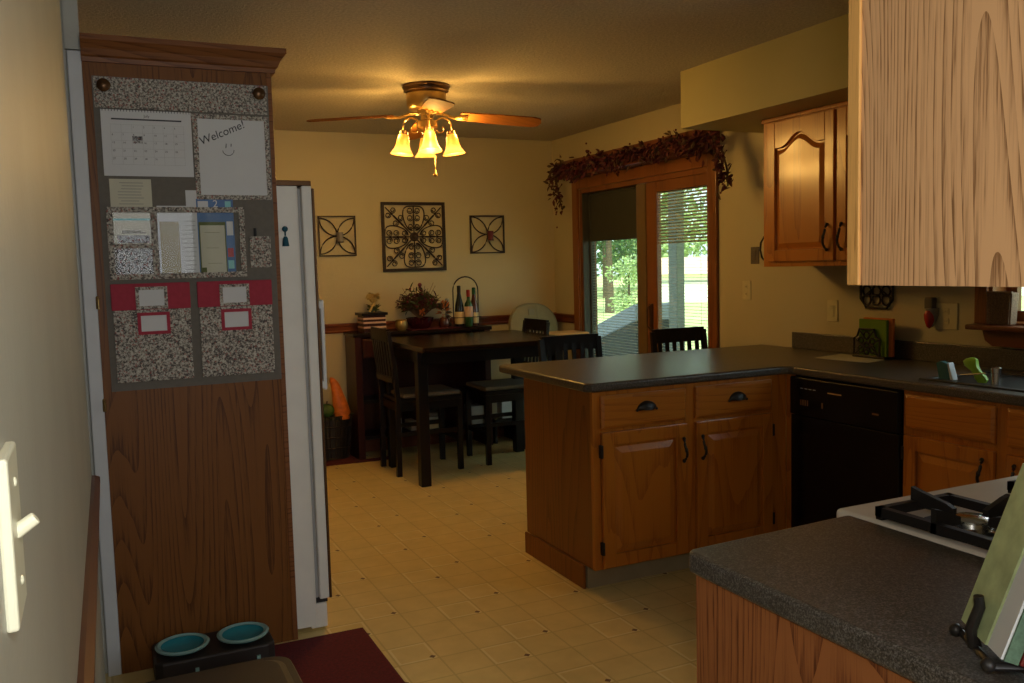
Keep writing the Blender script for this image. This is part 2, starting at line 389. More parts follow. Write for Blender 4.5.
def textmesh(name, txt, size, mat, parent, pos, facing='-y', ext=.0004, rot=0, shear=0, align='LEFT'):
    c = bpy.data.curves.new(name, 'FONT'); c.body = txt; c.size = size; c.extrude = ext; c.shear = shear; c.align_x = align
    t = bpy.data.objects.new(name+'_src', c); COL.objects.link(t)
    dg = bpy.context.evaluated_depsgraph_get(); me = bpy.data.meshes.new_from_object(t.evaluated_get(dg))
    bpy.data.objects.remove(t)
    if facing == '-y': m = Matrix.Rotation(pi/2, 4, 'X')
    elif facing == '-x': m = Matrix.Rotation(-pi/2, 4, 'Z') @ Matrix.Rotation(pi/2, 4, 'X')
    m = Matrix.Translation(Vector(pos)-root_of(parent).location) @ m @ Matrix.Rotation(rot, 4, 'Z')
    me.transform(m); me.materials.clear(); me.materials.append(MT[mat])
    o = bpy.data.objects.new(name, me); COL.objects.link(o); o.parent = parent; return o
def dup(root, loc, rz, label, group=None):
    r = root.copy(); COL.objects.link(r); r.location = loc; r.rotation_euler = (0, 0, rz); r['label'] = label
    if group: r['group'] = group
    for ch in list(root.children):
        c = ch.copy(); COL.objects.link(c); c.parent = r
        for g in list(ch.children):
            d = g.copy(); COL.objects.link(d); d.parent = c
    return r
def faceY(Y): return lambda a, b, d: (a, Y-d, b)      # front looks to -Y
def faceX(X): return lambda a, b, d: (X-d, a, b)      # front looks to -X

# ------------------------------------------------------------------ room shell
XR, YB, ZC, XL = 3.544, 6.679, 2.44, -.025
YN = .585
struct('floor', MB().box(-1.3, XR+.16, -2.2, YB+.12, -.10, 0), 'floor')
struct('ceiling', MB().box(-1.3, XR+.16, -2.2, YB+.12, ZC, ZC+.10), 'ceiling')
struct('wall_back', MB().box(-.2, XR+.14, YB, YB+.12, 0, ZC), 'wall')
DY0, DY1, DZ = 4.575, 6.235, 2.0     # patio door opening
WY0, WY1, WZ0, WZ1 = 1.55, 2.64, 1.105, 2.0   # window over the sink
b = MB()
b.box(XR, XR+.14, DY1, YB, 0, ZC); b.box(XR, XR+.14, DY0, DY1, DZ, ZC); b.box(XR, XR+.14, WY1, DY0, 0, ZC)
b.box(XR, XR+.14, WY0, WY1, 0, WZ0); b.box(XR, XR+.14, WY0, WY1, WZ1, ZC); b.box(XR, XR+.14, YN, WY0, 0, ZC)
struct('wall_right', b, 'wall')
struct('wall_near', MB().box(.93, XR+.14, YN-.12, YN, 0, ZC), 'wall')
struct('wall_hall_right', MB().box(.93, 1.05, -2.2, YN-.12, 0, ZC), 'wall')
struct('wall_hall_end', MB().box(-1.3, 1.05, -2.3, -2.2, 0, ZC), 'wall')
def xl(y): return -.063+.0134*y
struct('wall_left', MB().prism([(xl(-2.2), -2.2), (xl(2.47), 2.47), (-.16, 2.47), (-.16, -2.2)], 0, ZC, lambda a, b_, d: (a, b_, d)), 'wall_left')
struct('wall_entry', MB().box(-1.3, -1.2, -2.2, 3.5, 0, ZC).box(-1.2, XL-.12, -.9, -.8, 0, ZC), 'wall_left')
struct('wall_pantry_side', MB().box(-1.2, .012, 3.41, 3.53, 0, ZC).box(-.035, .012, 3.38, 3.41, 2.175, ZC), 'wall_left')
struct('wall_dining_left', MB().box(-.16, -.04, 3.53, YB, 0, ZC), 'wall')
struct('trim_entry', MB().box(-.031, .013, 3.372, 3.41, 0, 2.17), 'white_trim', bevel=.004)
struct('soffit', MB().box(2.966, XR, YN, 4.079, 2.134, ZC), 'soffit')
struct('soffit_near', MB().box(.93, 2.966, YN, .90, 2.14, ZC), 'soffit')
# chair rails
def railprof(d=.022, z0=.915, z1=.99):
    h = z1-z0
    return [(0, z0), (d*.5, z0), (d*.7, z0+h*.18), (d*.5, z0+h*.3), (d*.6, z0+h*.62), (d, z0+h*.75), (d, z0+h*.92), (d*.4, z1), (0, z1)]
struct('trim_back', MB().prism(railprof(.022, .935, 1.008), 0, 3.58, lambda a, b_, d: (d-.035, YB-a, b_)), 'trim_h')
struct('trim_right', MB().prism(railprof(.022, .93, 1.003), YB-.022, 6.34, lambda a, b_, d: (XR-a, d, b_)), 'trim_h')
struct('trim_left', MB().prism(railprof(.019, .845, .912), -2.2, 2.47, lambda a, b_, d: (xl(d)+a, d, b_)), 'rail_y')
struct('baseboard_back', MB().box(-.04, XR, YB-.014, YB, 0, .09), 'trim_h', bevel=.003)
struct('baseboard_left', MB().prism([(0, 0), (.008, 0), (.008, .08), (0, .08)], -2.2, 2.47, lambda a, b_, d: (xl(d)+a, d, b_)), 'rail_y')

# patio door
door = sempty('door_1', (XR, (DY0+DY1)/2, 0))
fx = faceX(XR)
b = MB(); cw = .085
b.box(DY1, DY1+cw, 0, DZ+cw, 0, .022, fx); b.box(DY0-cw, DY0, 0, DZ+cw, 0, .022, fx); b.box(DY0, DY1, DZ, DZ+cw, 0, .022, fx)
obj('casing', b, 'trim', door, bevel=.005)
obj('valance_board', MB().box(3.40, XR-.002, 4.47, 6.36, 2.085, 2.215), 'trim_h', door, bevel=.004)
b = MB(); f2 = faceX(XR+.0)
b.box(DY0, DY0+.035, 0, DZ, -.13, .0, f2); b.box(DY1-.035, DY1, 0, DZ, -.13, .0, f2); b.box(DY0+.035, DY1-.035, DZ-.035, DZ, -.13, 0, f2); b.box(DY0+.035, DY1-.035, 0, .03, -.13, 0, f2)
obj('jamb', b, 'trim', door, bevel=.002)
def sash(y0, y1, x, name, wL, wR, parent, mat='trim', top=.075):
    # y0 nearer the kitchen, y1 nearer the back wall
    b = MB(); z0, z1 = .03, DZ-.035
    b.box(x, x+.04, y0, y0+wR, z0, z1); b.box(x, x+.04, y1-wL, y1, z0, z1); b.box(x, x+.04, y0+wR, y1-wL, z1-top, z1); b.box(x, x+.04, y0+wR, y1-wL, z0, z0+.12)
    o = obj(name, b, mat, parent, bevel=.004)
    obj('glass', MB().box(x+.024, x+.029, y0+wR, y1-wL, z0+.12, z1-top), 'glass', o)
    return o
ym = 5.31
s1 = sash(DY0+.02, ym, XR+.012, 'sliding_sash', .125, .012, door)
obj('meeting_stile', MB().box(XR+.004, XR+.055, ym+.002, 5.425, .03, DZ-.036), 'post_olive', door, bevel=.004)
s2 = sash(ym-.02, DY1-.035, XR+.062, 'fixed_sash', .02, .05, door, 'screen', .02)
obj('track_strip', MB().box(XR+.004, XR+.060, DY1-.043, DY1-.035, .03, DZ-.035), 'screen', s2)
def blind(y0, y1, x, zt, zmid, zb, parent, mat, tilt_top, tilt_low, step=.0215, d=.017):
    b = MB(); z = zt
    while z > zb:
        a = tilt_top if z > zmid else tilt_low
        dx, dz = d*.5*cos(a), d*.5*sin(a)
        b.face([(x-dx, y0, z-dz), (x+dx, y0, z+dz), (x+dx, y1, z+dz), (x-dx, y1, z-dz)])
        z -= step
    for yy in (y0+(y1-y0)*.18, y0+(y1-y0)*.82): b.tube([(x, yy, zt), (x, yy, zb)], .0012, 4)
    return obj('blind', b, mat, parent)
blind(DY0+.04, ym-.130, XR+.032, 1.885, 1.53, .16, s1, 'shade_slat', radians(52), radians(5))
blind(ym+.03, DY1-.06, XR+.080, 1.885, 1.59, .16, s2, 'shade_slat', radians(80), radians(6), .0215, .018)
obj('shade_panel', MB().box(XR+.071, XR+.073, ym+.03, DY1-.055, 1.585, 1.945), 'shade_dark', s2)
b = MB(); b.box(XR-.004, XR+.012, ym-.075, ym-.045, .93, 1.12); b.tube([(XR-.0, ym-.06, .94), (XR-.03, ym-.06, .96), (XR-.03, ym-.06, 1.09), (XR-.0, ym-.06, 1.11)], .007, 8)
obj('door_handle', b, 'brass_dark', s1, smooth=True)

# window over the sink
win = sempty('window_1', (XR, 2.1, WZ0))
b = MB()
b.box(WY0, WY0+.05, WZ0, WZ1, -.13, .0, fx); b.box(WY1-.02, WY1, WZ0, WZ1, -.14, 0, fx); b.box(WY0, WY1, WZ1-.03, WZ1, -.13, 0, fx); b.box(WY0, WY1, WZ0, WZ0+.01, -.13, 0, fx)
b.box(WY1-.005, WY1+.055, WZ0, WZ1+.06, 0, .018, fx); b.box(WY0-.055, WY0+.005, WZ0, WZ1+.06, 0, .018, fx); b.box(WY0, WY1, WZ1-.005, WZ1+.06, 0, .018, fx)
obj('window_frame', b, 'trim', win, bevel=.003)
b = MB(); X = XR+.09
b.box(X, X+.03, WY0+.05, WY1-.02, WZ0+.01, WZ0+.055); b.box(X, X+.03, WY0+.05, WY1-.02, WZ1-.08, WZ1-.03); b.box(X, X+.03, WY1-.07, WY1-.02, WZ0+.05, WZ1-.08); b.box(X, X+.03, WY0+.05, WY0+.1, WZ0+.05, WZ1-.08); b.box(X, X+.03, 2.08, 2.12, WZ0+.05, WZ1-.08)
obj('sash', b, 'trim', win)
obj('glass', MB().box(X+.012, X+.016, WY0+.06, WY1-.06, WZ0+.05, WZ1-.07), 'glass', win)
b = MB().box(3.452, XR+.10, WY0-.09, WY1+.045, 1.083, 1.105)
obj('window_sill', b, 'trim_h', win, bevel=.006)
b = MB().prism([(WY0-.03, 1.083), (WY1+.00, 1.083), (WY1-.015, 1.035), (WY1-.05, 1.012), (WY0+.02, 1.012), (WY0-.015, 1.035)], 0, .04, lambda a, z, d: (XR-d, a, z))
obj('apron', b, 'trim_h', win, bevel=.003)

# ------------------------------------------------------------------ cabinet helpers
def door_mesh(a0, a1, b0, b1, f, t=.019, st=.058, arch=False):
    m = MB()
    m.box(a0, a0+st, b0, b1, 0, t, f); m.box(a1-st, a1, b0, b1, 0, t, f); m.box(a0+st, a1-st, b0, b0+st, 0, t, f)
    i0, i1, j0, j1 = a0+st, a1-st, b0+st, b1-st
    if not arch:
        m.box(i0, i1, j1, b1, 0, t, f)
        m.box(i0, i1, j0, j1, 0, .008, f)
        m.frustum(i0+.008, i1-.008, j0+.008, j1-.008, .008, t-.001, .028, f)
    else:
        n = 16; A = .062
        def cv(u): return j1-.075+A*(.5-.5*cos(2*pi*min(max((u-.12)/.76, 0), 1)))**1.0
        top = [(i0+(i1-i0)*k/n, cv(k/n)) for k in range(n+1)]
        m.prism([(i1, b1), (i0, b1)]+top, 0, t, f)
        m.box(i0, i1, j0, b1-st*.5, 0, .006, f)
        def off(ins):
            o = [(i0+ins, j0+ins), (i1-ins, j0+ins)]
            return o+[(min(max(x, i0+ins), i1-ins), z-ins) for x, z in top[::-1]]
        m.prism(off(.008), .006, t-.001, f, off(.034))
    return m
def drawer_mesh(a0, a1, b0, b1, f):
    m = MB(); m.box(a0, a1, b0, b1, 0, .011, f); m.frustum(a0, a1, b0, b1, .011, .019, .013, f); return m
def cup_pull(c, f, parent):
    m = MB(); a, b_ = c; n = 12; W, H, D = .050, .038, .024
    rows = []
    for j in range(6):
        th = j/5*pi/2
        rows.append([m.bm.verts.new(f(a+W*cos(pi*i/n)*(cos(th)*.35+.65 if j else 1), b_-.008+H*sin(pi*i/n)*cos(th) if j < 5 else b_-.008, D*sin(th)*(.35+.65*sin(pi*i/n)))) for i in range(n+1)])
    for r0, r1 in zip(rows, rows[1:]):
        for i in range(n): m.bm.faces.new((r0[i], r0[i+1], r1[i+1], r1[i]))
    m.sphere(f(a-W, b_-.008, .003), .006, 8); m.sphere(f(a+W, b_-.008, .003), .006, 8)
    return obj('handle', m, 'black_iron', parent, smooth=True)
def bar_pull(a, b0, b1, f, parent, bow=.02):
    m = MB(); n = 10
    pts = [f(a+.006*sin(pi*k/n*2), b0+(b1-b0)*k/n, .004+bow*sin(pi*k/n)**.6) for k in range(n+1)]
    m.tube(pts, .0058, 8); m.sphere(f(a, b0, .006), .0085, 8); m.sphere(f(a, b1, .006), .008, 8)
    m.sphere(f(a, (b0+b1)/2, .004+bow), .0075, 8, (1, 1, 1.6))
    return obj('handle', m, 'black_iron', parent, smooth=True)
def hinge(a, b_, f, parent):
    m = MB().box(a-.006, a+.006, b_-.028, b_+.028, 0, .022, f); return obj('hinge', m, 'black_iron', parent, bevel=.002)

# ------------------------------------------------------------------ peninsula
pen = thing('peninsula_cabinet', 'oak peninsula base cabinet with two drawers over two raised panel doors', 'cabinet', (2.38, 3.55, 0))
obj('body', MB().box(1.87, 2.93, 3.232, 3.87, .105, .876), 'oak_side', pen)
obj('face_frame', MB().box(1.868, 1.905, 3.212, 3.232, .105, .876).box(2.335, 2.395, 3.212, 3.232, .105, .876).box(2.825, 2.92, 3.212, 3.232, .105, .876)
    .box(1.905, 2.335, 3.212, 3.232, .845, .876).box(1.905, 2.335, 3.212, 3.232, .69, .72).box(1.905, 2.335, 3.212, 3.232, .105, .135).box(2.395, 2.825, 3.212, 3.232, .845, .876).box(2.395, 2.825, 3.212, 3.232, .69, .72).box(2.395, 2.825, 3.212, 3.232, .105, .135), 'oak', pen, bevel=.0015)
obj('toe_kick', MB().box(1.88, 2.93, 3.295, 3.86, 0, .105), 'toe', pen)
obj('skirting', MB().box(1.858, 1.87, 3.295, 3.876, 0, .104), 'oak_side', pen, bevel=.003)
fp = faceY(3.212)
d = obj('drawer', drawer_mesh(1.905, 2.340, .716, .856, fp), 'oak_h', pen, bevel=.002); cup_pull((2.128, .790), faceY(3.193), d)
d = obj('drawer', drawer_mesh(2.393, 2.826, .716, .856, fp), 'oak_h', pen, bevel=.002); cup_pull((2.620, .788), faceY(3.193), d)
d = obj('door', door_mesh(1.905, 2.340, .112, .700, fp), 'oak', pen, bevel=.003); bar_pull(2.318, .535, .635, faceY(3.193), d); hinge(1.902, .62, fp, d); hinge(1.902, .20, fp, d)
d = obj('door', door_mesh(2.393, 2.826, .112, .700, fp), 'oak', pen, bevel=.003); bar_pull(2.420, .535, .635, faceY(3.193), d); hinge(2.829, .62, fp, d); hinge(2.829, .20, fp, d)

def counter_slab(poly, z0, z1, name, label, loc):
    m = MB().prism(poly, z0, z1, lambda a, b_, d: (a, b_, d))
    o = thing(name, label, 'countertop', loc); s = obj('slab', m, 'counter', o, bevel=.011, seg=4); return o
XS = 2.909
ct = counter_slab([(1.862, 3.19), (1.835, 3.22), (1.835, 4.085), (1.85, 4.10), (XR-.002, 4.10), (XR-.002, 1.36), (XS, 1.36), (XS, 3.15), (XS-.012, 3.178), (XS-.04, 3.19)], .876, .914,
    'countertop', 'dark speckled laminate countertop turning the corner from the peninsula to the sink wall', (2.4, 3.6, .876))
obj('backsplash', MB().box(XR-.022, XR-.002, 1.36, 3.83, .914, 1.004), 'counter', ct, bevel=.004)
# sink bowl set in the counter
sk = thing('kitchen_sink', 'dark drop in sink in the countertop below the window', 'sink', (3.2, 2.1, .914))
m = MB(); y0, y1, x0, x1 = 1.62, 2.53, 2.99, 3.46
m.box(x0, x1, y1-.035, y1, .9145, .921); m.box(x0, x1, y0, y0+.03, .9145, .921); m.box(x0, x0+.03, y0+.03, y1-.035, .9145, .921); m.box(x1-.09, x1, y0+.03, y1-.035, .9145, .921)
obj('rim', m, 'sink', sk, bevel=.003)
obj('basin', MB().box(x0+.03, x1-.09, y0+.03, y1-.035, .9142, .9152), 'black_matte', sk)
obj('faucet', MB().lathe([(.027, 0), (.027, .01), (.018, .015), (.016, .06), (.019, .075), (.0, .085)], (3.40, 2.08, .921)).tube([(3.40, 2.08, .98), (3.38, 2.08, 1.05), (3.30, 2.08, 1.09), (3.2, 2.08, 1.07), (3.18, 2.08, 1.04)], .011, 10), 'steel', sk, smooth=True)

# sink-wall base cabinets
fs = faceX(2.935)
dw = thing('dishwasher', 'black built in dishwasher with its control panel on top', 'dishwasher', (3.2, 2.86, 0))
obj('body', MB().box(2.945, 3.50, 2.556, 3.176, .09, .872), 'black_matte', dw)
obj('door_panel', MB().box(2.917, 2.943, 2.558, 3.176, .115, .690), 'black_gloss', dw, bevel=.004)
cp = obj('control_panel', MB().box(2.910, 2.943, 2.558, 3.176, .694, .868), 'black_gloss', dw, bevel=.005)
m = MB()
for i in range(4): m.box(3.098-i*.014, 3.107-i*.014, .742, .768, 0, .002, faceX(2.910))
obj('button_row', m, 'steel', cp)
obj('button', MB().box(2.965, 2.975, .742, .768, 0, .002, faceX(2.910)), 'steel', cp)
m = MB()
for i in range(4): m.box(3.09-i*.026, 3.106-i*.026, .818, .821, 0, .0012, faceX(2.910))
obj('print', m, 'white_trim', cp)
obj('display_bar', MB().box(2.86, 2.94, .813, .818, 0, .0015, faceX(2.910)), 'tan_wood', cp)
obj('badge', MB().box(2.655, 2.69, .755, .763, 0, .0015, faceX(2.910)), 'steel', cp)
obj('kick_plate', MB().box(2.985, 3.0, 2.56, 3.175, 0, .09), 'black_matte', dw)

sc_ = thing('sink_base_cabinet', 'oak base cabinet right of the dishwasher below the sink', 'cabinet', (3.2, 1.95, 0))
obj('body', MB().box(2.955, 3.54, 1.37, 2.552, .10, .876), 'oak_side', sc_)
m = MB()
for a0, a1 in ((2.535, 2.552), (2.085, 2.142), (1.65, 1.70), (1.37, 1.38)): m.box(a0, a1, .10, .876, -.02, 0, fs)
for z0, z1 in ((.86, .876), (.69, .722), (.10, .135)):
    for a0, a1 in ((1.38, 1.65), (1.70, 2.085), (2.142, 2.535)): m.box(a0, a1, z0, z1, -.02, 0, fs)
obj('face_frame', m, 'oak', sc_, bevel=.0015)
obj('toe_kick', MB().box(3.0, 3.02, 1.37, 2.552, 0, .10), 'grey_plastic', sc_)
fs2 = faceX(2.916)
obj('drawer', drawer_mesh(2.142, 2.537, .722, .862, fs), 'oak_hy', sc_, bevel=.002)
d = obj('door', door_mesh(2.142, 2.537, .112, .695, fs), 'oak', sc_, bevel=.003); bar_pull(2.182, .56, .66, fs2, d); hinge(2.540, .62, fs, d)
obj('drawer', drawer_mesh(1.70, 2.095, .722, .862, fs), 'oak_hy', sc_, bevel=.002)
d = obj('door', door_mesh(1.70, 2.095, .112, .695, fs), 'oak', sc_, bevel=.003); bar_pull(2.055, .56, .66, fs2, d)
cf = thing('corner_filler', 'narrow oak filler post between the peninsula doors and the dishwasher', 'cabinet filler', (2.935, 3.2, 0))
obj('post', MB().box(2.921, 2.96, 3.179, 3.212, .10, .876), 'oak', cf, bevel=.002)

# upper cabinet on the right wall
up = thing('wall_cabinet', 'oak wall cabinet with arched raised panel doors under the soffit', 'cabinet', (3.4, 2.9, 1.37))
obj('body', MB().box(3.232, XR, 2.16, 3.70, 1.372, 2.133), 'oak_side', up, bevel=.002)
fu = faceX(3.212)
m = MB()
for a0, a1 in ((3.655, 3.70), (3.165, 3.205), (2.66, 2.70), (2.16, 2.20)): m.box(a0, a1, 1.372, 2.133, -.02, 0, fu)
for a0, a1 in ((2.2, 2.66), (2.70, 3.165), (3.205, 3.655)): m.box(a0, a1, 2.095, 2.133, -.02, 0, fu); m.box(a0, a1, 1.372, 1.41, -.02, 0, fu)
obj('face_frame', m, 'oak', up, bevel=.002)
obj('top_moulding', MB().box(3.200, 3.212, 2.16, 3.705, 2.112, 2.132), 'oak', up, bevel=.003)
for a0, a1, hp in ((3.195, 3.655, 3.232), (2.69, 3.175, 3.14), (2.19, 2.67, 2.23)):
    d = obj('door', door_mesh(a0, a1, 1.398, 2.105, fu, arch=True), 'oak', up, bevel=.003); bar_pull(hp, 1.45, 1.57, faceX(3.193), d, .024)
# hook with a hanging loop on the cabinet side
o = thing('hanging_bottle_opener', 'black curved metal loop hanging on the left side of the oak wall cabinet', 'hook', (3.30, 3.70, 1.45))
obj('loop', MB().tube([(3.24, 3.702, 1.535), (3.24, 3.73, 1.53), (3.24, 3.755, 1.50), (3.24, 3.76, 1.46), (3.24, 3.745, 1.42), (3.24, 3.725, 1.405), (3.24, 3.703, 1.41)], .005, 8), 'black_iron', o, smooth=True)

# ------------------------------------------------------------------ near run: counter, stove, upper cabinet
nb = thing('near_base_cabinet', 'oak base cabinet with a plain end panel under the near countertop', 'cabinet', (1.1, .95, 0))
obj('end_panel', MB().box(.914, .933, .60, 1.228, 0, .876), 'oak_near', nb, bevel=.002)
obj('body', MB().box(.933, 1.298, .60, 1.20, .10, .876), 'oak_side', nb)
obj('face_frame', MB().box(.933, 1.298, 1.20, 1.222, .10, .876), 'oak', nb)
nc = counter_slab([(.905, .59), (.905, 1.236), (.917, 1.250), (1.312, 1.270), (1.312, .59)], .876, .914, 'near_countertop', 'dark speckled laminate countertop beside the white stove', (1.1, .95, .876))

st = thing('gas_stove', 'white gas stove with black grates next to the near countertop', 'stove', (1.68, .95, 0))
obj('body', MB().box(1.316, 2.062, .60, 1.27, .09, .885), 'stove_white', st)
obj('cooktop', MB().box(1.314, 2.074, .60, 1.308, .885, .916), 'stove_white', st, bevel=.010, seg=4)
obj('oven_door', MB().box(1.31, 2.056, 1.27, 1.30, .25, .76), 'stove_white', st, bevel=.008)
obj('control_panel', MB().box(1.31, 2.056, 1.27, 1.305, .77, .88), 'stove_white', st, bevel=.008)
for k in range(4): obj('knob', MB().lathe([(.02, 0), (.02, .01), (.015, .022), (0, .022)], (1.40+k*.185, 1.305, .825), 16, (0, 1, 0)), 'black_matte', st, smooth=True)
obj('oven_handle', MB().tube([(1.38, 1.30, .72), (1.38, 1.34, .72), (1.98, 1.34, .72), (1.98, 1.30, .72)], .01, 8), 'white', st, smooth=True)
obj('base', MB().box(1.32, 2.05, .62, 1.22, 0, .09), 'black_matte', st)
def grate(cx, cy, h=.100, hy=.130):
    g = MB(); z0, z1 = .922, .940; w_ = .015
    g.box(cx-h, cx+h, cy-hy, cy-hy+w_, z0, z1); g.box(cx-h, cx+h, cy+hy-w_, cy+hy, z0, z1); g.box(cx-h, cx-h+w_, cy-hy, cy+hy, z0, z1); g.box(cx+h-w_, cx+h, cy-hy, cy+hy, z0, z1)
    for dx, dy in ((1, 0), (-1, 0), (0, 1), (0, -1)):
        L = hy if dy else h
        def q(t, s_, z): return (cx+dx*t+dy*s_, cy+dy*t+dx*s_, z)
        # finger: a fin rising to a peak over the frame then sloping towards the burner
        pr = [(L, .922), (L, .966), (L-.016, .962), (.050, .950), (.036, .944), (.036, .930), (L-.012, .930)]
        v0 = [g.bm.verts.new(q(t, -.0055, z)) for t, z in pr]; v1 = [g.bm.verts.new(q(t, .0055, z)) for t, z in pr]
        g.bm.faces.new(v0); g.bm.faces.new(v1[::-1]); n = len(pr)
        for i in range(n): g.bm.faces.new((v0[i], v0[(i+1) % n], v1[(i+1) % n], v1[i]))
    for sx in (-1, 1):
        for sy in (-1, 1): g.box(cx+sx*(h-.008)-.007, cx+sx*(h-.008)+.007, cy+sy*(hy-.008)-.007, cy+sy*(hy-.008)+.007, .916, .926)
    return g
for cx in (1.424, 1.800):
    for cy in (1.085, .80):
        gr = obj('grate', grate(cx, cy), 'black_iron', st)
        bu = obj('burner', MB().lathe([(.052, .916), (.052, .921), (.036, .923), (.034, .931), (0, .931)], (cx, cy, 0), 24), 'steel', st, smooth=True)
        obj('burner_cap', MB().lathe([(.033, .931), (.034, .935), (.026, .939), (0, .940)], (cx, cy, 0), 24), 'steel', bu, smooth=True)
        obj('drip_ring', MB().lathe([(.088, .9162), (.088, .918), (.07, .9175), (.055, .9165), (0, .9165)], (cx, cy, 0), 32), 'black_matte', bu, smooth=True)

nu = thing('near_wall_cabinet', 'large oak wall cabinet end with pale cathedral grain above the near countertop', 'cabinet', (1.1, .75, 1.38))
obj('end_panel', MB().box(.93, .945, YN, .882, 1.377, 2.14), 'oak_pale', nu)
obj('face_edge', MB().box(.926, .97, .882, .902, 1.377, 2.14), 'oak_edge', nu, bevel=.0015)
obj('body', MB().box(.945, 1.30, YN, .882, 1.381, 2.14), 'oak_side', nu)
obj('door', door_mesh(.975, 1.285, 1.40, 2.12, lambda a, b_, d: (a, .884+d, b_), arch=True), 'oak', nu)

# ------------------------------------------------------------------ cookbook stand on the near counter
P1 = Vector((.978, .758, .950)); W = Vector((-.531, -.847, 0)).normalized()*.115
NL = Vector((-.847, .531, 0)).normalized(); UPV = (Vector((0, 0, 1))*cos(radians(19))-NL*sin(radians(19)))
NF = UPV.cross(W).normalized()
if NF.dot(NL) < 0: NF = -NF
def slab(m, o, w_, h, t0, t1, w0=0, h0=0):
    o = Vector(o); wv = W.normalized()
    v = [m.bm.verts.new(o+wv*a+UPV*b_-NF*c) for a in (w0, w_) for b_ in (h0, h) for c in (t0, t1)]
    for q in ((0, 1, 3, 2), (4, 6, 7, 5), (0, 4, 5, 1), (2, 3, 7, 6), (0, 2, 6, 4), (1, 5, 7, 3)): m.bm.faces.new([v[i] for i in q])
    return m
bk = thing('green_cookbook', 'pale green cookbook leaning on the black stand at the near counter', 'book', P1)
obj('cover', slab(MB(), P1, .075, .215, 0, .003), 'book_green', bk)
obj('page', slab(MB(), P1, .112, .150, .003, .006, .02), 'paper', bk)
obj('pages', slab(MB(), P1, .115, .205, .006, .022, .03), 'book_edge', bk)
bk2 = thing('red_cookbook', 'dark red book behind the green cookbook on the black stand', 'book', P1)
obj('cover', slab(MB(), P1, .115, .18, .024, .038, .03), 'book_red', bk2, bevel=.002)
sd = thing('cookbook_stand', 'black wrought iron cookbook stand at the near edge of the countertop', 'book stand', (.97, .74, .915))
m = MB(); A = P1+Vector((0, 0, -.016))
B_ = A+Vector((.60, -.80, 0)).normalized()*.10; wv = W.normalized()
m.tube([A+NL*.012, A-NL*.05, A-NL*.10], .005, 8); m.tube([A+wv*.10+NL*.012, A+wv*.10-NL*.10], .005, 8); m.tube([A+NL*.0, A+wv*.10], .005, 8); m.tube([A-NL*.055, A+wv*.10-NL*.055], .004, 8)
obj('base', m, 'black_iron', sd, smooth=True)
for q_ in (0, .10): obj('foot', MB().sphere(A+wv*q_+NL*.006+Vector((0, 0, .002)), .0085, 12), 'black_iron', sd, smooth=True)
m = MB(); m.tube([A+wv*.045, A+wv*.045+NF*.012+UPV*.02, A+wv*.045+NF*.012+UPV*.05, A+wv*.045+NF*.018+UPV*.062], .008, 8, .006)
obj('prong', m, 'black_iron', sd, smooth=True)
m = MB(); slab(m, A, .10, .17, .041, .048, .01); obj('back_plate', m, 'black_iron', sd)

# ------------------------------------------------------------------ pantry panel, message centre
pn = thing('pantry_cabinet', 'tall oak pantry side panel with crown moulding beside the fridge', 'cabinet', (.32, 3.39, 0))
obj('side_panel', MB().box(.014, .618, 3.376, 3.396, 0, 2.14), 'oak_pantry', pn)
obj('face_edge', MB().box(.618, .637, 3.372, 3.41, 0, 2.14), 'oak_crown', pn, bevel=.002)
obj('over_fridge_cabinet', MB().box(.014, .60, 3.412, 4.28, 1.80, 2.14), 'oak_side', pn)
obj('far_panel', MB().box(.014, .60, 4.28, 4.30, 0, 2.14), 'oak_side', pn)
m = MB(); cpf = [(0, 2.135), (.012, 2.135), (.014, 2.15), (.022, 2.155), (.030, 2.175), (.045, 2.195), (.050, 2.20), (.050, 2.218), (0, 2.218)]
m.prism(cpf, .012, .637+.05, lambda a, z, d: (min(d, .637+a), 3.376-a, z))
obj('crown_moulding', m, 'oak_crown', pn)
m = MB(); m.prism(cpf, 3.376, 4.30, lambda a, z, d: (.637+a-.0, d, z)); m.box(.014, .637, 3.376, 4.3, 2.14, 2.15)
obj('crown_return', m, 'oak_crown', pn)
for z in (.965, 1.32): obj('hinge', MB().tube([(.014, 3.366, z-.018), (.014, 3.366, z+.018)], .006, 8).sphere((.014, 3.364, z+.022), .006, 8), 'brass', pn, smooth=True)

YP = 3.376
def card(m, x0, x1, z0, z1, d0, d1): return m.box(x0, x1, YP-d1, YP-d0, z0, z1)
mc = thing('message_board', 'taupe hanging message organizer with floral borders on the pantry side', 'organizer', (.33, YP, 1.5))
obj('backing', card(MB(), .040, .622, 1.013, 2.09, .0, .005), 'taupe', mc)
obj('header_band', card(MB(), .044, .616, 1.985, 2.088, .005, .008), 'floral', mc)
for x in (.075, .586): obj('knob', MB().lathe([(.006, 0), (.006, .012), (.020, .016), (.022, .024), (.012, .032), (0, .033)], (x, YP-.008, 2.056), 18, (0, -1, 0)), 'brass_dark', mc, smooth=True)
m = MB(); 
def frame(m, x0, x1, z0, z1, t, d0, d1):
    card(m, x0, x1, z0, z0+t, d0, d1); card(m, x0, x1, z1-t, z1, d0, d1); card(m, x0, x0+t, z0+t, z1-t, d0, d1); card(m, x1-t, x1, z0+t, z1-t, d0, d1); return m
fr_ = obj('sheet_border', frame(MB(), .355, .618, 1.678, 1.978, .016, .005, .009), 'floral', mc)
obj('sheet', card(MB(), .371, .602, 1.694, 1.968, .005, .007), 'paper', mc)
obj('floral_patch', card(MB(), .06, .37, 1.955, 1.978, .005, .0065), 'floral', mc)
textmesh('handwriting', 'Welcome!', .040, 'pen_ink', mc, (.380, YP-.0075, 1.868), rot=radians(24), shear=.15)
m = MB(); c0 = Vector((.472, YP-.008, 1.855))
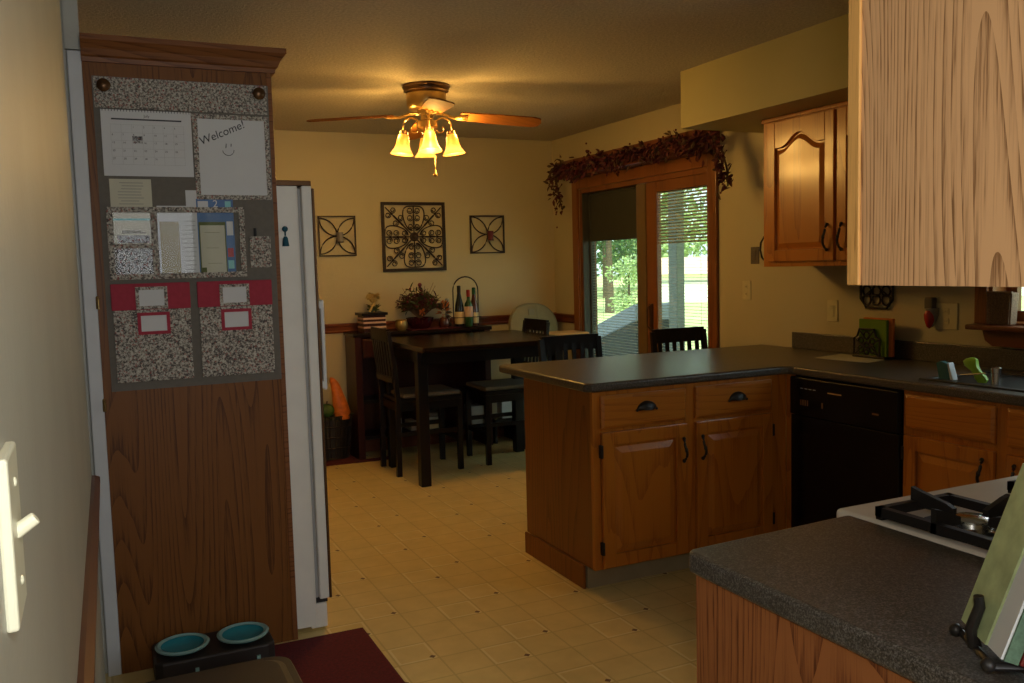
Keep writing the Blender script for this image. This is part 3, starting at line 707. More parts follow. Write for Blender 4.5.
m.tube([c0+Vector((.02*cos(t), 0, .020*sin(t))) for t in [pi*1.05+k*pi*.95/8 for k in range(9)]], .0011, 4)
m.tube([c0+Vector((-.008, 0, .006+.0)), c0+Vector((-.006, 0, .022))], .0012, 4); m.tube([c0+Vector((.010, 0, .012)), c0+Vector((.011, 0, .022))], .0012, 4)
obj('smiley', m, 'pen_ink', mc)
# clear pocket frame
m = frame(MB(), .058, .514, 1.400, 1.650, .019, .014, .018)
card(m, .198, .217, 1.419, 1.631, .014, .018); card(m, .077, .198, 1.508, 1.524, .014, .018)
obj('pocket_frame', m, 'floral', mc)
obj('pocket_film', card(MB(), .060, .512, 1.402, 1.648, .0125, .0135), 'plastic_film', mc)
# pen pocket
m = MB(); card(m, .530, .604, 1.432, 1.545, .006, .014); card(m, .545, .548, 1.432, 1.545, .014, .017); card(m, .572, .576, 1.432, 1.545, .014, .017)
obj('pen_pocket', m, 'floral', mc)
# two lower pockets
for k, (x0, x1, lx) in enumerate(((.060, .312, .134), (.342, .598, .414))):
    pk = obj('pocket', card(MB(), x0, x1, 1.042, 1.298, .006, .014), 'floral', mc, bevel=.002)
    obj('pocket_flap', card(MB(), x0-.004, x1+.002, 1.294, 1.386, .006, .017), 'crimson', pk, bevel=.002)
    obj('label_border', frame(MB(), lx, lx+.104, 1.296, 1.374, .011, .017, .021), 'floral', pk)
    obj('label_card', card(MB(), lx+.010, lx+.094, 1.306, 1.364, .017, .019), 'paper', pk)
    obj('label_border', frame(MB(), lx+.002, lx+.108, 1.207, 1.284, .011, .014, .019), 'crimson', pk)
    obj('label_card', card(MB(), lx+.012, lx+.098, 1.218, 1.273, .014, .016), 'paper', pk)
    textmesh('print', 'in the mail' if k else 'to the mail', .012, 'pen_ink', pk, (lx+.02, YP-.0145, 1.287)) if False else None
pen_ = thing('marker_pen', 'black marker pen standing in the small floral pocket', 'pen', (.551, YP-.012, 1.45))
obj('barrel', MB().tube([(.551, YP-.010, 1.45), (.551, YP-.010, 1.562)], .0036, 8), 'black_matte', pen_); obj('cap', MB().tube([(.551, YP-.011, 1.546), (.551, YP-.011, 1.575)], .0055, 8), 'black_matte', pen_)
# calendar
cal = thing('wall_calendar', 'white monthly wall calendar pinned on the message board', 'calendar', (.2, YP-.006, 1.75))
obj('page', card(MB(), .060, .350, 1.756, 1.980, .007, .0095), 'paper', cal)
obj('title_bar', card(MB(), .092, .318, 1.946, 1.951, .0095, .0099), 'pen_ink', cal)
textmesh('month_title', 'July', .013, 'pen_ink', cal, (.205, YP-.0097, 1.957), align='CENTER')
m = MB()
for k in range(30): m.tube([(.066+k*.0096, YP-.0105, 1.974), (.066+k*.0096, YP-.0105, 1.984)], .0009, 4)
obj('spiral_binding', m, 'pen_ink', cal)
m = MB()
for k in range(6): card(m, .088, .325, 1.795+k*.027, 1.7957+k*.027, .0095, .0098)
for k in range(8): card(m, .088+k*.0335, .0887+k*.0335, 1.795, 1.932, .0095, .0098)
obj('grid', m, 'grid_grey', cal)
day = 1
for r_ in range(5):
    line = ''
    for c_ in range(7):
        if day <= 31 and (r_ or c_ >= 2):
            textmesh('date', str(day), .009, 'pen_ink', cal, (.091+c_*.0335, YP-.0097, 1.920-r_*.027)); day += 1
obj('picture', card(MB(), .156, .188, 1.868, 1.892, .0095, .010), 'photo', cal)
# notes and papers
def paper(name, label, x0, x1, z0, z1, d, mat, cat='paper', extra=None):
    o = thing(name, label, cat, ((x0+x1)/2, YP-d, z0)); obj('sheet', card(MB(), x0, x1, z0, z1, d, d+.0012), mat, o)
    if extra: extra(o)
    return o
def lines(o, x0, x1, z0, z1, d, n, mat='grey_gasket', h=.0016):
    m = MB()
    for k in range(n):
        z = z1-(z1-z0)*k/max(1, n-1); a = random.uniform(0, .25)*(x1-x0)
        card(m, x0+a, x1-random.uniform(0, .25)*(x1-x0), z, z+h, d, d+.0005)
    obj('print', m, mat, o)
paper('invitation_card', 'cream card with small centred text under the calendar', .074, .207, 1.625, 1.746, .0062, 'paper_cream', 'card', lambda o: lines(o, .098, .183, 1.66, 1.732, .0075, 8))
def e1(o):
    obj('stripe', card(MB(), .078, .196, 1.604, 1.611, .0085, .0092), 'cyan_paper', o); lines(o, .088, .190, 1.560, 1.566, .0085, 2, 'pen_ink', .003)
    obj('picture', card(MB(), .088, .192, 1.526, 1.553, .0085, .0095), 'photo', o)
paper('ticket_note', 'cream note with a cyan stripe in the upper left clear pocket', .078, .197, 1.524, 1.633, .0070, 'paper_cream', 'note', e1)
paper('photo_print', 'black and white photo in the lower left clear pocket', .085, .197, 1.402, 1.508, .0070, 'photo', 'photo')
paper('tan_folder', 'tan cardboard card in the big clear pocket', .226, .32, 1.404, 1.60, .0090, 'paper_tan', 'card')
paper('plain_sheet', 'plain white sheet poking out behind the tan card', .220, .345, 1.41, 1.655, .0062, 'paper', 'paper')
paper('letter', 'white typed letter leaning beside the tan card', .290, .352, 1.415, 1.640, .0105, 'paper', 'letter', lambda o: lines(o, .296, .346, 1.43, 1.60, .0119, 12))
def e2(o):
    obj('border', card(MB(), .356, .448, 1.414, 1.598, .0102, .0108), 'olive_paper', o); lines(o, .37, .436, 1.45, 1.56, .0122, 3, 'olive_paper', .001)
    obj('corner_print', MB().box(.360, .376, YP-.0128, YP-.0119, 1.416, 1.436), 'olive_paper', o)
paper('green_card', 'pale green card with a dark border in the big clear pocket', .360, .444, 1.418, 1.586, .0107, 'paper_cream', 'card', e2)
def e3(o):
    textmesh('number', '2', .036, 'paper', o, (.408, YP-.0088, 1.651)); m = MB()
    card(m, .357, .392, 1.648, 1.672, .0080, .0086); obj('photo_block', m, 'paper', o); obj('text_block', card(MB(), .452, .474, 1.55, 1.60, .0080, .0086), 'paper', o); obj('corner_block', card(MB(), .450, .470, 1.650, 1.672, .008, .0086), 'cyan_paper', o)
    obj('red_badge', card(MB(), .452, .472, 1.472, 1.504, .0080, .0086), 'red_paper', o)
    obj('cyan_badge', card(MB(), .452, .472, 1.43, 1.46, .0080, .0086), 'cyan_paper', o)
paper('blue_brochure', 'blue brochure showing a white 2 behind the green card', .352, .478, 1.408, 1.680, .0065, 'blue_paper', 'brochure', e3)
paper('lined_sheet', 'white sheet standing up behind the blue brochure', .318, .47, 1.46, 1.710, .0052, 'paper', 'paper')

# ------------------------------------------------------------------ fridge
fr = thing('refrigerator', 'white refrigerator seen from its side beyond the pantry panel', 'refrigerator', (.40, 3.8, 0))
obj('body', MB().box(.02, .722, 3.416, 4.20, .02, 1.735), 'fridge', fr, bevel=.004)
obj('top_cover', MB().box(.60, .775, 3.415, 4.19, 1.735, 1.755), 'brass_dark', fr, bevel=.003)
obj('gasket', MB().box(.722, .734, 3.43, 4.19, .13, 1.725), 'pale_gasket', fr)
dr = obj('door', MB().box(.734, .772, 3.40, 4.20, .13, 1.735), 'fridge', fr, bevel=.006)
obj('edge_strip', MB().box(.772, .782, 3.400, 4.20, .13, 1.725), 'brass_dark', dr, bevel=.003)
obj('door_handle', MB().box(.802, .817, 3.47, 3.495, .945, 1.30).box(.776, .81, 3.47, 3.495, .95, .98).box(.776, .81, 3.47, 3.495, 1.265, 1.295), 'white', dr, bevel=.005)
obj('kick_grille', MB().box(.70, .765, 3.42, 4.18, .01, .108), 'fridge', fr, bevel=.004)
obj('shadow_gap', MB().box(.722, .77, 3.43, 4.17, .108, .128), 'black_matte', fr)
ts = thing('tassel_magnet', 'teal tassel magnet hanging on the fridge side', 'magnet', (.668, 3.41, 1.54))
obj('knob', MB().sphere((.667, 3.405, 1.573), .011, 10, (1, .6, 1)), 'teal', ts, smooth=True)
obj('tassel', MB().tube([(.667, 3.405, 1.57), (.667, 3.405, 1.548)], .003, 6).lathe([(.005, .036), (.009, .03), (.013, 0), (0, 0)], (.667, 3.402, 1.509), 12), 'teal', ts, smooth=True)

# ------------------------------------------------------------------ left wall switch
SY, SZ = .60, 1.265; XW = xl(SY)
sw = thing('light_switch', 'white toggle switch plate on the near left wall', 'light switch', (XW, SY, SZ))
obj('plate', MB().box(XW-.001, XW+.006, SY-.034, SY+.030, SZ-.050, SZ+.050), 'switch', sw, bevel=.002)
obj('toggle', MB().tube([(XW+.004, SY, SZ-.001), (XW+.016, SY, SZ+.007)], .0048, 8, .0042), 'switch', sw, bevel=.001)
for dz in (-.03, .03): obj('screw', MB().sphere((XW+.006, SY, SZ+dz), .003, 8, (.5, 1, 1)), 'switch', sw, smooth=True)

# ------------------------------------------------------------------ ceiling fan
fan = thing('ceiling_fan', 'brass ceiling fan with four wooden blades and lit glass shades', 'ceiling fan', (FANX, FANY, ZC))
def fl(r, z, n=36): return MB().lathe([(a, b_) for a, b_ in zip(r, z)], (FANX, FANY, 0), n)
obj('canopy', MB().lathe([(0, ZC), (.132, ZC), (.136, ZC-.012), (.130, ZC-.018), (.128, ZC-.034), (.116, ZC-.040), (0, ZC-.040)], (FANX, FANY, 0), 40), 'brass_dark', fan, smooth=True)
obj('motor_housing', MB().lathe([(0, ZC-.04), (.108, ZC-.04), (.113, ZC-.05), (.113, ZC-.105), (.106, ZC-.128), (.09, ZC-.138), (0, ZC-.138)], (FANX, FANY, 0), 40), 'brass', fan, smooth=True)
obj('hub', MB().lathe([(0, ZC-.138), (.055, ZC-.138), (.055, ZC-.16), (.035, ZC-.166), (.035, ZC-.19), (.058, ZC-.20), (.062, ZC-.235), (.04, ZC-.255), (.02, ZC-.265), (0, ZC-.268)], (FANX, FANY, 0), 30), 'brass', fan, smooth=True)
for k in range(4):
    a = radians(-13)+k*pi/2; dirv = Vector((cos(a), sin(a), 0)); per = Vector((-sin(a), cos(a), 0)); c = Vector((FANX, FANY, 0))
    def bp(r, s_, z): return c+dirv*r+per*s_*cos(radians(13))+Vector((0, 0, z-s_*sin(radians(13))))
    m = MB(); zt = ZC-.172
    outline = [(.19, -.045), (.20, -.055), (.40, -.066), (.62, -.068), (.655, -.05), (.668, 0), (.655, .05), (.62, .068), (.40, .066), (.20, .055), (.19, .045)]
    v0 = [m.bm.verts.new(bp(r, s_, zt-(r-.19)*.07)) for r, s_ in outline]; v1 = [m.bm.verts.new(bp(r, s_, zt+.007-(r-.19)*.07)) for r, s_ in outline]
    m.bm.faces.new(v0[::-1]); m.bm.faces.new(v1); n = len(outline)
    for i in range(n): m.bm.faces.new((v0[i], v0[(i+1) % n], v1[(i+1) % n], v1[i]))
    bl = obj('blade', m, 'blade', fan)
    m = MB(); m.tube([bp(.05, 0, ZC-.155), bp(.10, 0, ZC-.160), bp(.15, 0, zt-.006), bp(.20, 0, zt-.006)], .009, 8)
    for s_ in (-.03, 0, .03): m.tube([bp(.16, s_*.4, zt-.006), bp(.235, s_, zt-.007)], .006, 6)
    obj('blade_arm', m, 'brass', bl, smooth=True)
shade_prof = [(.020, 0), (.028, -.008), (.034, -.03), (.038, -.06), (.046, -.085), (.060, -.106), (.066, -.116), (.063, -.116), (.057, -.106), (.043, -.085), (.035, -.06), (.031, -.03), (.018, -.01)]
for k in range(4):
    a = radians(-15)+k*pi/2; dv = Vector((cos(a), sin(a), 0)); c = Vector((FANX, FANY, 0))
    m = MB(); pts = []
    for t in range(13):
        th = pi*t/12*1.0
        pts.append(c+dv*(.045+.045*(1-cos(th)))+Vector((0, 0, ZC-.225+.045*sin(th))))
    m.tube([c+dv*.045+Vector((0, 0, ZC-.215))]+pts+[c+dv*.135+Vector((0, 0, ZC-.262))], .0055, 8)
    m.tube([c+dv*(.075+.02*cos(t))+Vector((0, 0, ZC-.245+.018*sin(t))) for t in [pi+k2*pi/6 for k2 in range(9)]], .004, 6)
    arm = obj('light_arm', m, 'brass', fan, smooth=True)
    obj('socket', MB().lathe([(.012, 0), (.022, -.004), (.025, -.022), (.020, -.03), (0, -.03)], c+dv*.135+Vector((0, 0, ZC-.248)), 16), 'brass_dark', arm, smooth=True)
    sc0 = c+dv*.135+dv*.0+Vector((0, 0, ZC-.268))
    tilt = Vector((dv.x*-.12, dv.y*-.12, 1))
    mm = MB(); mm.lathe(shade_prof, sc0, 24, tilt); obj('lamp_shade', mm, 'shade', arm, smooth=True)
    tn = tilt.normalized(); bc = sc0-tn*.066
    obj('bulb', MB().lathe([(.012, .03), (.014, .02), (.022, 0), (.024, -.012), (.016, -.028), (0, -.034)], bc, 14, tilt), 'bulb', arm, smooth=True)
    point('fan_bulb_light', sc0-tn*.140, BULB_POWER, BULB_COL, .03)
    point('fan_bulb_glow', sc0+tn*.02+dv*.07, BULB_POWER*.95, BULB_COL, .03)
m = MB(); m.tube([(FANX+.03, FANY-.03, ZC-.26), (FANX+.03, FANY-.03, ZC-.475)], .0015, 5)
m.lathe([(0, 0), (.012, .006), (.015, .014), (.006, .022), (.004, .04), (0, .044)], (FANX+.03, FANY-.03, ZC-.515), 12)
obj('pull_chain', m, 'brass', fan, smooth=True)

# ------------------------------------------------------------------ wall ironwork
def spiral(cx, cz, r0, a0, turns, sgn, y, n=14, rend=.25):
    return [(cx+r0*(1-(1-rend)*t/n)*cos(a0+sgn*turns*2*pi*t/n), y, cz+r0*(1-(1-rend)*t/n)*sin(a0+sgn*turns*2*pi*t/n)) for t in range(n+1)]
x0, x1, z0, z1 = 2.040, 2.562, 1.388, 1.925
cx, cz, S = (x0+x1)/2, (z0+z1)/2, (x1-x0)/2; yy = YB-.016
big = thing('iron_wall_scroll', 'large square bronze scrollwork panel centred on the dining wall', 'wall decor', (cx, YB, cz))
m = MB(); t = .024
m.box(x0, x1, YB-.024, YB-.008, z0, z0+t).box(x0, x1, YB-.024, YB-.008, z1-t, z1).box(x0, x0+t, YB-.024, YB-.008, z0+t, z1-t).box(x1-t, x1, YB-.024, YB-.008, z0+t, z1-t)
obj('frame', m, 'rust_iron', big, bevel=.002)
m = MB(); r_ = .0050
for k in range(8):
    a = k*pi/4; L = (S-t)*(1.0 if k % 2 == 0 else 1.36); ca, sa = cos(a), sin(a)
    def T(u, v, ca=ca, sa=sa): return (cx+u*ca-v*sa, yy, cz+u*sa+v*ca)
    m.tube([T(.03, 0), T(L, 0)], r_, 6)
    m.tube([T(L*.38, 0), T(L*.72, 0)], .0075, 6)
    for u0, rr in (((.34, .024), (.62, .027), (.86, .027)) if k % 2 == 0 else ((.56, .026), (.82, .025))):
        u0 *= L
        for sg in (1, -1):
            pts = []
            for i in range(15):
                tt = i/14; an = -pi*.5+tt*2.6*pi*.55*2; q = rr*(1-.62*tt)
                pts.append(T(u0+q*cos(an)*-1, sg*(rr+.002+q*sin(an))))
            m.tube(pts, r_*.85, 5)
    if k % 2 == 0:
        P = S-t
        for sg in (1, -1):
            pts = []
            for i in range(19):
                tt = i/18; th = tt*pi
                u = .05+(P-.05)*(.5-.5*cos(th))**.85; v = sg*(.012+P*.40*sin(th)**.62*(.55+.45*tt))*(1 if tt < 1 else 0)
                pts.append(T(u, v))
            m.tube(pts, r_, 6)
obj('scroll', m, 'rust_iron', big)
obj('rosette', MB().lathe([(0, 0), (.036, 0), (.036, .008), (.026, .013), (.018, .010), (.010, .018), (0, .019)], (cx, YB-.012, cz), 24, (0, -1, 0)), 'rust_iron', big, smooth=True)
for nm, (x0, x1, z0, z1), lab, pink in (('iron_candle_sconce', (1.549, 1.836, 1.516, 1.820), 'small square iron petal sconce on the fridge side of the big scroll panel', 0),
                                    ('iron_candle_sconce', (2.776, 3.078, 1.516, 1.822), 'small square iron petal sconce on the patio door side of the big scroll panel', 1)):
    cx, cz, S = (x0+x1)/2, (z0+z1)/2, (x1-x0)/2
    o = thing(nm, lab, 'sconce', (cx, YB, cz), group=None)
    m = MB(); t = .010
    m.box(x0, x1, YB-.02, YB-.008, z0, z0+t).box(x0, x1, YB-.02, YB-.008, z1-t, z1).box(x0, x0+t, YB-.02, YB-.008, z0+t, z1-t).box(x1-t, x1, YB-.02, YB-.008, z0+t, z1-t)
    obj('frame', m, 'rust_iron', o)
    m = MB()
    for k in range(4):
        a = k*pi/2; ex, ez = cx+(S-t)*cos(a), cz+(S-t)*sin(a)
        m.tube([(ex-(S-t)*cos(a+th), yy, ez-(S-t)*sin(a+th)) for th in [-pi/2+i*pi/16 for i in range(17)]], .0048, 6)
        m.tube([(cx+(S-t)*cos(a), yy, cz+(S-t)*sin(a)), (cx+(S*.62)*cos(a+.0), yy, cz+(S*.62)*sin(a))], .0001, 4)
    obj('petal_scroll', m, 'rust_iron', o)
    obj('candle_cup', MB().tube([(cx, YB-.012, cz-.02), (cx, YB-.05, cz-.045)], .005, 6).lathe([(0, 0), (.026, 0), (.028, .006), (0, .006)], (cx+.01, YB-.055, cz-.05), 16), 'rust_iron', o, smooth=True)
    obj('votive', MB().lathe([(0, 0), (.020, 0), (.026, .07), (.022, .07), (.018, .01), (0, .01)], (cx+.01, YB-.055, cz-.044), 16), 'berry' if pink else 'clear', o, smooth=True)

# ------------------------------------------------------------------ garland over the patio door
ga = thing('leaf_garland', 'burgundy leaf garland draped over the patio door valance', 'garland', (3.40, 5.4, 2.2))
path = []
def gp(u):
    # u in 0..1 along the garland from the back-wall end to the kitchen end
    if u < .12:
        s_ = u/.12; return Vector((3.40, 6.25+.09*sin(s_*2), 1.84+(2.16-1.84)*s_))
    if u > .86:
        s_ = (u-.86)/.14; return Vector((3.39, 4.36-.15*sin(s_*pi*.55), 2.19-(2.19-1.84)*s_))
    s_ = (u-.12)/.74; return Vector((3.385, 6.30-1.92*s_, 2.165+.02*sin(s_*25)))
m = MB(); m.tube([gp(k/60) for k in range(61)], .006, 5); obj('vine', m, 'leaf2', ga)
for mat, nm, cnt in (('leaf', 'leaves', 620), ('leaf2', 'dried_leaves', 170), ('leaf', 'leaves_dark', 0)):
    if not cnt: continue
    m = MB()
    for k in range(cnt):
        u = random.random(); p = gp(u); mid = .12 <= u <= .86
        off = Vector((random.gauss(-.02, .022), random.gauss(0, .02), random.gauss(-.012 if mid else 0, .024)))
        clump = .5+.5*sin(u*40)
        if mid and random.random() < .45: off.z -= abs(random.gauss(0, .035))*clump+.01
        m.leaf(p+off, (random.uniform(-1, .2), random.uniform(-1, 1), random.uniform(-1.4, .5)), random.uniform(.035, .065), random.uniform(.02, .035), random.uniform(-1.5, 1.5))
    obj('leaves', m, mat, ga)
m = MB()
for k in range(90):
    u = random.random(); p = gp(u)+Vector((random.gauss(-.04, .02), random.gauss(0, .03), random.gauss(-.02, .035))); m.sphere(p, .0075, 6)
obj('berries', m, 'berry', ga)['kind'] = 'stuff'

# ------------------------------------------------------------------ dining table and chairs
TX0, TX1, TY0, TY1, TZ = 1.825, 2.925, 5.20, 6.22, .918
tb = thing('dining_table', 'dark espresso counter height dining table with square legs', 'table', ((TX0+TX1)/2, (TY0+TY1)/2, 0))
obj('tabletop', MB().box(TX0, TX1, TY0, TY1, TZ-.032, TZ), 'espresso_x', tb, bevel=.006)
m = MB(); i = .07
m.box(TX0+i, TX1-i, TY0+.13, TY0+.155, TZ-.12, TZ-.032).box(TX0+i, TX1-i, TY1-.155, TY1-.13, TZ-.12, TZ-.032).box(TX0+i-.02, TX0+i+.005, TY0+.13, TY1-.13, TZ-.12, TZ-.032).box(TX1-i-.005, TX1-i+.02, TY0+.13, TY1-.13, TZ-.12, TZ-.032)
obj('apron', m, 'espresso', tb)
for lx in (TX0+.022, TX1-.090):
    for ly in (5.37, TY1-.20): obj('leg', MB().box(lx, lx+.068, ly, ly+.068, 0, TZ-.032), 'espresso', tb, bevel=.004)

def make_chair(label):
    t = thing('dining_chair', label, 'chair', (0, 0, 0), 0)
    Wd, D, sz = .40, .475, .53
    obj('seat', MB().box(-Wd/2, Wd/2, -D/2+.02, D/2, sz-.03, sz), 'espresso', t, local=True, bevel=.006)
    obj('cushion', MB().box(-Wd/2+.012, Wd/2-.012, -D/2+.05, D/2-.006, sz, sz+.03), 'beige_fabric', t, local=True, bevel=.013, seg=3)
    obj('apron', MB().box(-Wd/2+.02, Wd/2-.02, D/2-.04, D/2-.02, sz-.085, sz-.03).box(-Wd/2+.02, Wd/2-.02, -D/2+.01, -D/2+.03, sz-.085, sz-.03).box(-Wd/2+.005, -Wd/2+.022, -D/2+.03, D/2-.03, sz-.085, sz-.03).box(Wd/2-.022, Wd/2-.005, -D/2+.03, D/2-.03, sz-.085, sz-.03), 'espresso', t, local=True)
    for s_ in (-1, 1):
        obj('leg', MB().box(s_*(Wd/2-.02)-.018, s_*(Wd/2-.02)+.018, D/2-.038, D/2-.002, 0, sz-.03), 'espresso', t, local=True, bevel=.003)
        m = MB(); x = s_*(Wd/2-.016)
        prof = [(-D/2-.015, 0), (-D/2+.021, 0), (-D/2+.026, sz), (-D/2+.010, sz+.2), (-D/2-.028, .995), (-D/2-.052, .995), (-D/2-.022, sz+.2), (-D/2-.006, sz)]
        m.prism([(a, b_) for a, b_ in prof], x-.016, x+.016, lambda a, b_, d: (d, a, b_))
        obj('leg', m, 'espresso', t, local=True, bevel=.002)
    def yb(z): return -D/2+.0-(z-sz)*.085 if z < sz+.2 else -D/2-.017-(z-sz-.2)*.085
    m = MB(); n = 8
    for z0, z1 in ((.925, 1.010), (.645, .685)):
        pts = [((-Wd/2+.015)+(Wd-.03)*k/n) for k in range(n+1)]
        f_ = [(x, -.014*cos((x/(Wd/2))*pi/2)) for x in pts]
        poly = f_+[(x, y-.02) for x, y in f_[::-1]]
        yc = yb((z0+z1)/2)+.008
        m.prism([(x, y+yc) for x, y in poly], z0, z1, lambda a, b_, d: (a, b_, d))
        obj('back_rail', m, 'espresso', t, local=True); m = MB()
    for k in range(6):
        x = -.135+k*.054
        obj('slat', MB().box(x-.012, x+.012, 0, .010, 0, 1, lambda a, b_, c_: (a, yb(.66+c_*.30)-.012*cos(a/(Wd/2)*pi/2)-.004+b_, .66+c_*.30)), 'espresso', t, local=True)
    obj('stretcher', MB().box(-Wd/2+.02, Wd/2-.02, D/2-.03, D/2-.012, .20, .235).box(-Wd/2+.012, -Wd/2+.028, -D/2+.02, D/2-.03, .27, .30).box(Wd/2-.028, Wd/2-.012, -D/2+.02, D/2-.03, .27, .30), 'espresso', t, local=True)
    return t
CG = None
c1 = make_chair('dark chair tucked in at the fridge end of the dining table'); c1.location = (2.050, 5.92, 0); c1.rotation_euler = (0, 0, -pi/2)
dup(c1, (2.70, 5.92, 0), pi/2, 'dark chair facing the one at the fridge end across the table')
dup(c1, (2.445, 4.165, 0), pi, 'dark chair behind the peninsula, the one farther from the patio door')
dup(c1, (3.195, 4.165, 0), pi, 'dark slat back chair behind the peninsula in front of the bright patio door pane')

# buffet against the back wall
BX0, BX1, BY0, BZ = 1.715, 2.80, 6.375, .945
bf = thing('sideboard', 'dark cherry sideboard against the dining wall holding flowers and bottles', 'sideboard', (2.25, 6.5, 0))
obj('top', MB().box(BX0-.012, BX1+.012, BY0-.012, YB-.024, BZ-.028, BZ), 'espresso_x', bf, bevel=.004)
obj('side_panel', MB().box(BX0, BX0+.05, BY0, YB-.024, 0, BZ-.028), 'cherry', bf, bevel=.003)
obj('side_panel', MB().box(BX1-.05, BX1, BY0, YB-.024, 0, BZ-.028), 'cherry', bf, bevel=.003)
obj('back_panel', MB().box(BX0+.05, BX1-.05, YB-.044, YB-.028, .10, BZ-.028), 'cherry', bf)
obj('shelf', MB().box(BX0+.05, BX1-.05, BY0+.01, YB-.044, .150, .175), 'espresso', bf)
obj('shelf', MB().box(BX0+.05, BX1-.05, BY0+.01, YB-.044, .42, .445), 'espresso', bf)
for k in range(2): obj('drawer', drawer_mesh(BX0+.06+k*.487, BX0+.536+k*.487, .76, .90, faceY(BY0+.012)), 'cherry', bf)
# books and boxes on its low shelf
def bx(name, label, x0, x1, y0, y1, z0, z1, mat, cat):
    return tag(obj(name, MB().box(x0, x1, y0, y1, z0, z1), mat, bevel=.003), label, cat)
bx('storage_box', 'small grey box standing on the sideboard shelf nearest the basket', 1.999, 2.056, 6.395, 6.55, .177, .285, 'white_trim', 'box')
bx('storage_box', 'dim grey box on the sideboard shelf behind the front table leg', 2.130, 2.186, 6.40, 6.55, .177, .250, 'box_grey', 'box')
bx('yellow_book', 'thick yellow book at the bottom of the pile in the sideboard', 2.255, 2.390, 6.395, 6.56, .177, .232, 'label_cream', 'book')
bx('grey_book', 'grey book on the yellow book in the sideboard', 2.258, 2.385, 6.40, 6.56, .234, .268, 'box_grey', 'book')
bx('brown_book', 'brown book topmost of the pile in the sideboard', 2.262, 2.380, 6.405, 6.56, .270, .300, 'grey_plastic', 'book')
bx('storage_box', 'square grey box with a dark slit on the sideboard shelf', 2.630, 2.742, 6.395, 6.55, .177, .318, 'box_grey', 'box')
# low bench right of the sideboard
lb = thing('low_shelf', 'low dark shelf on the floor beside the sideboard', 'shelf', (3.05, 6.5, 0))
obj('shelf_board', MB().box(2.83, 3.045, 6.40, YB-.02, .17, .195), 'espresso', lb)
obj('side_panel', MB().box(2.83, 2.85, 6.40, YB-.02, 0, .17), 'espresso', lb); obj('side_panel', MB().box(3.025, 3.045, 6.40, YB-.02, 0, .17), 'espresso', lb)
bx('white_box', 'pale grey upright box on the low shelf, nearer the sideboard', 2.895, 2.985, 6.405, 6.50, .197, .370, 'white_trim', 'box')
bx('white_box', 'pale grey upright box on the low shelf, nearer the high chair', 3.000, 3.040, 6.405, 6.50, .197, .345, 'white_trim', 'box')

# things on the sideboard
ZB = BZ
bxo = thing('striped_box', 'red and cream striped wooden box with a dark lid on the sideboard', 'box', (1.885, 6.5, ZB))
m = MB()
obj('body', MB().box(1.80, 1.970, 6.42, 6.58, ZB, ZB+.125), 'cherry', bxo, bevel=.002)
for z in (.03, .065, .095): obj('stripe', MB().box(1.798, 1.972, 6.418, 6.582, ZB+z, ZB+z+.014), 'label_pink', bxo)
obj('lid', MB().box(1.785, 1.985, 6.405, 6.60, ZB+.125, ZB+.145), 'espresso', bxo, bevel=.003)
fg = thing('flower_figurine', 'yellow silk flower with green leaves on top of the striped box', 'figurine', (1.91, 6.5, ZB+.145))
m = MB()
for k in range(26):
    a = random.uniform(0, 2*pi); e = random.uniform(-.3, .8); m.leaf((1.905, 6.5, ZB+.25), (cos(a), sin(a), e), random.uniform(.045, .075), .045, random.uniform(-1, 1))
m.sphere((1.905, 6.5, ZB+.25), .035, 8); obj('blossom', m, 'yellow_silk', fg)
m = MB().tube([(1.905, 6.5, ZB+.146), (1.91, 6.49, ZB+.20), (1.905, 6.5, ZB+.25)], .006, 6).tube([(1.86, 6.46, ZB+.150), (1.88, 6.46, ZB+.19), (1.91, 6.48, ZB+.215)], .009, 6); obj('stem', m, 'yellow_silk', fg)
m = MB()
for k in range(22): m.leaf((1.905, 6.5, ZB+.150), (random.uniform(-1, 1), random.uniform(-1, 1), random.uniform(.1, .9)), random.uniform(.05, .085), .03, random.uniform(-1, 1))
obj('leaves', m, 'leaf3', fg)
gp_ = thing('gold_pot', 'small gold pot between the striped box and the flower bowl', 'pot', (2.115, 6.46, ZB))
obj('body', MB().lathe([(0, 0), (.03, 0), (.044, .02), (.048, .05), (.040, .075), (.044, .082), (.038, .082), (.034, .07), (0, .06)], (2.105, 6.46, ZB), 20), 'gold', gp_, smooth=True)
rn = tag(obj('table_runner', MB().box(2.16, 2.56, 6.368, 6.62, ZB+.0005, ZB+.004), 'burgundy_rug'), 'dark red cloth runner under the flower bowl on the sideboard', 'runner')
ZR = ZB+.004
ar = thing('flower_arrangement', 'dried burgundy flower arrangement in a dark red bowl on the sideboard', 'flowers', (2.26, 6.48, ZR))
obj('bowl', MB().lathe([(0, 0), (.06, 0), (.075, .01), (.098, .05), (.108, .085), (.102, .085), (.09, .05), (0, .04)], (2.26, 6.48, ZR), 28), 'burgundy_glaze', ar, smooth=True)
m = MB(); m2 = MB(); m3 = MB(); m4 = MB()
for k in range(95):
    a = random.uniform(0, 2*pi); sp = random.random()**.5; L = random.uniform(.12, .27)
    base = Vector((2.26, 6.48, ZR+.07)); tip = base+Vector((cos(a)*sp*.205, sin(a)*sp*.10, L*(1.15-.6*sp)))
    mid = base.lerp(tip, .5)+Vector((0, 0, .025)); m.tube([base, mid, tip], .0022, 4)
    for j in range(5):
        (m2 if random.random() < .55 else m3).leaf(mid.lerp(tip, random.random()), (random.uniform(-1, 1), random.uniform(-1, 1), random.uniform(-.3, 1)), random.uniform(.035, .07), random.uniform(.012, .024), random.uniform(-1, 1))
    if k % 4 == 0: m4.sphere(tip, .010, 6)
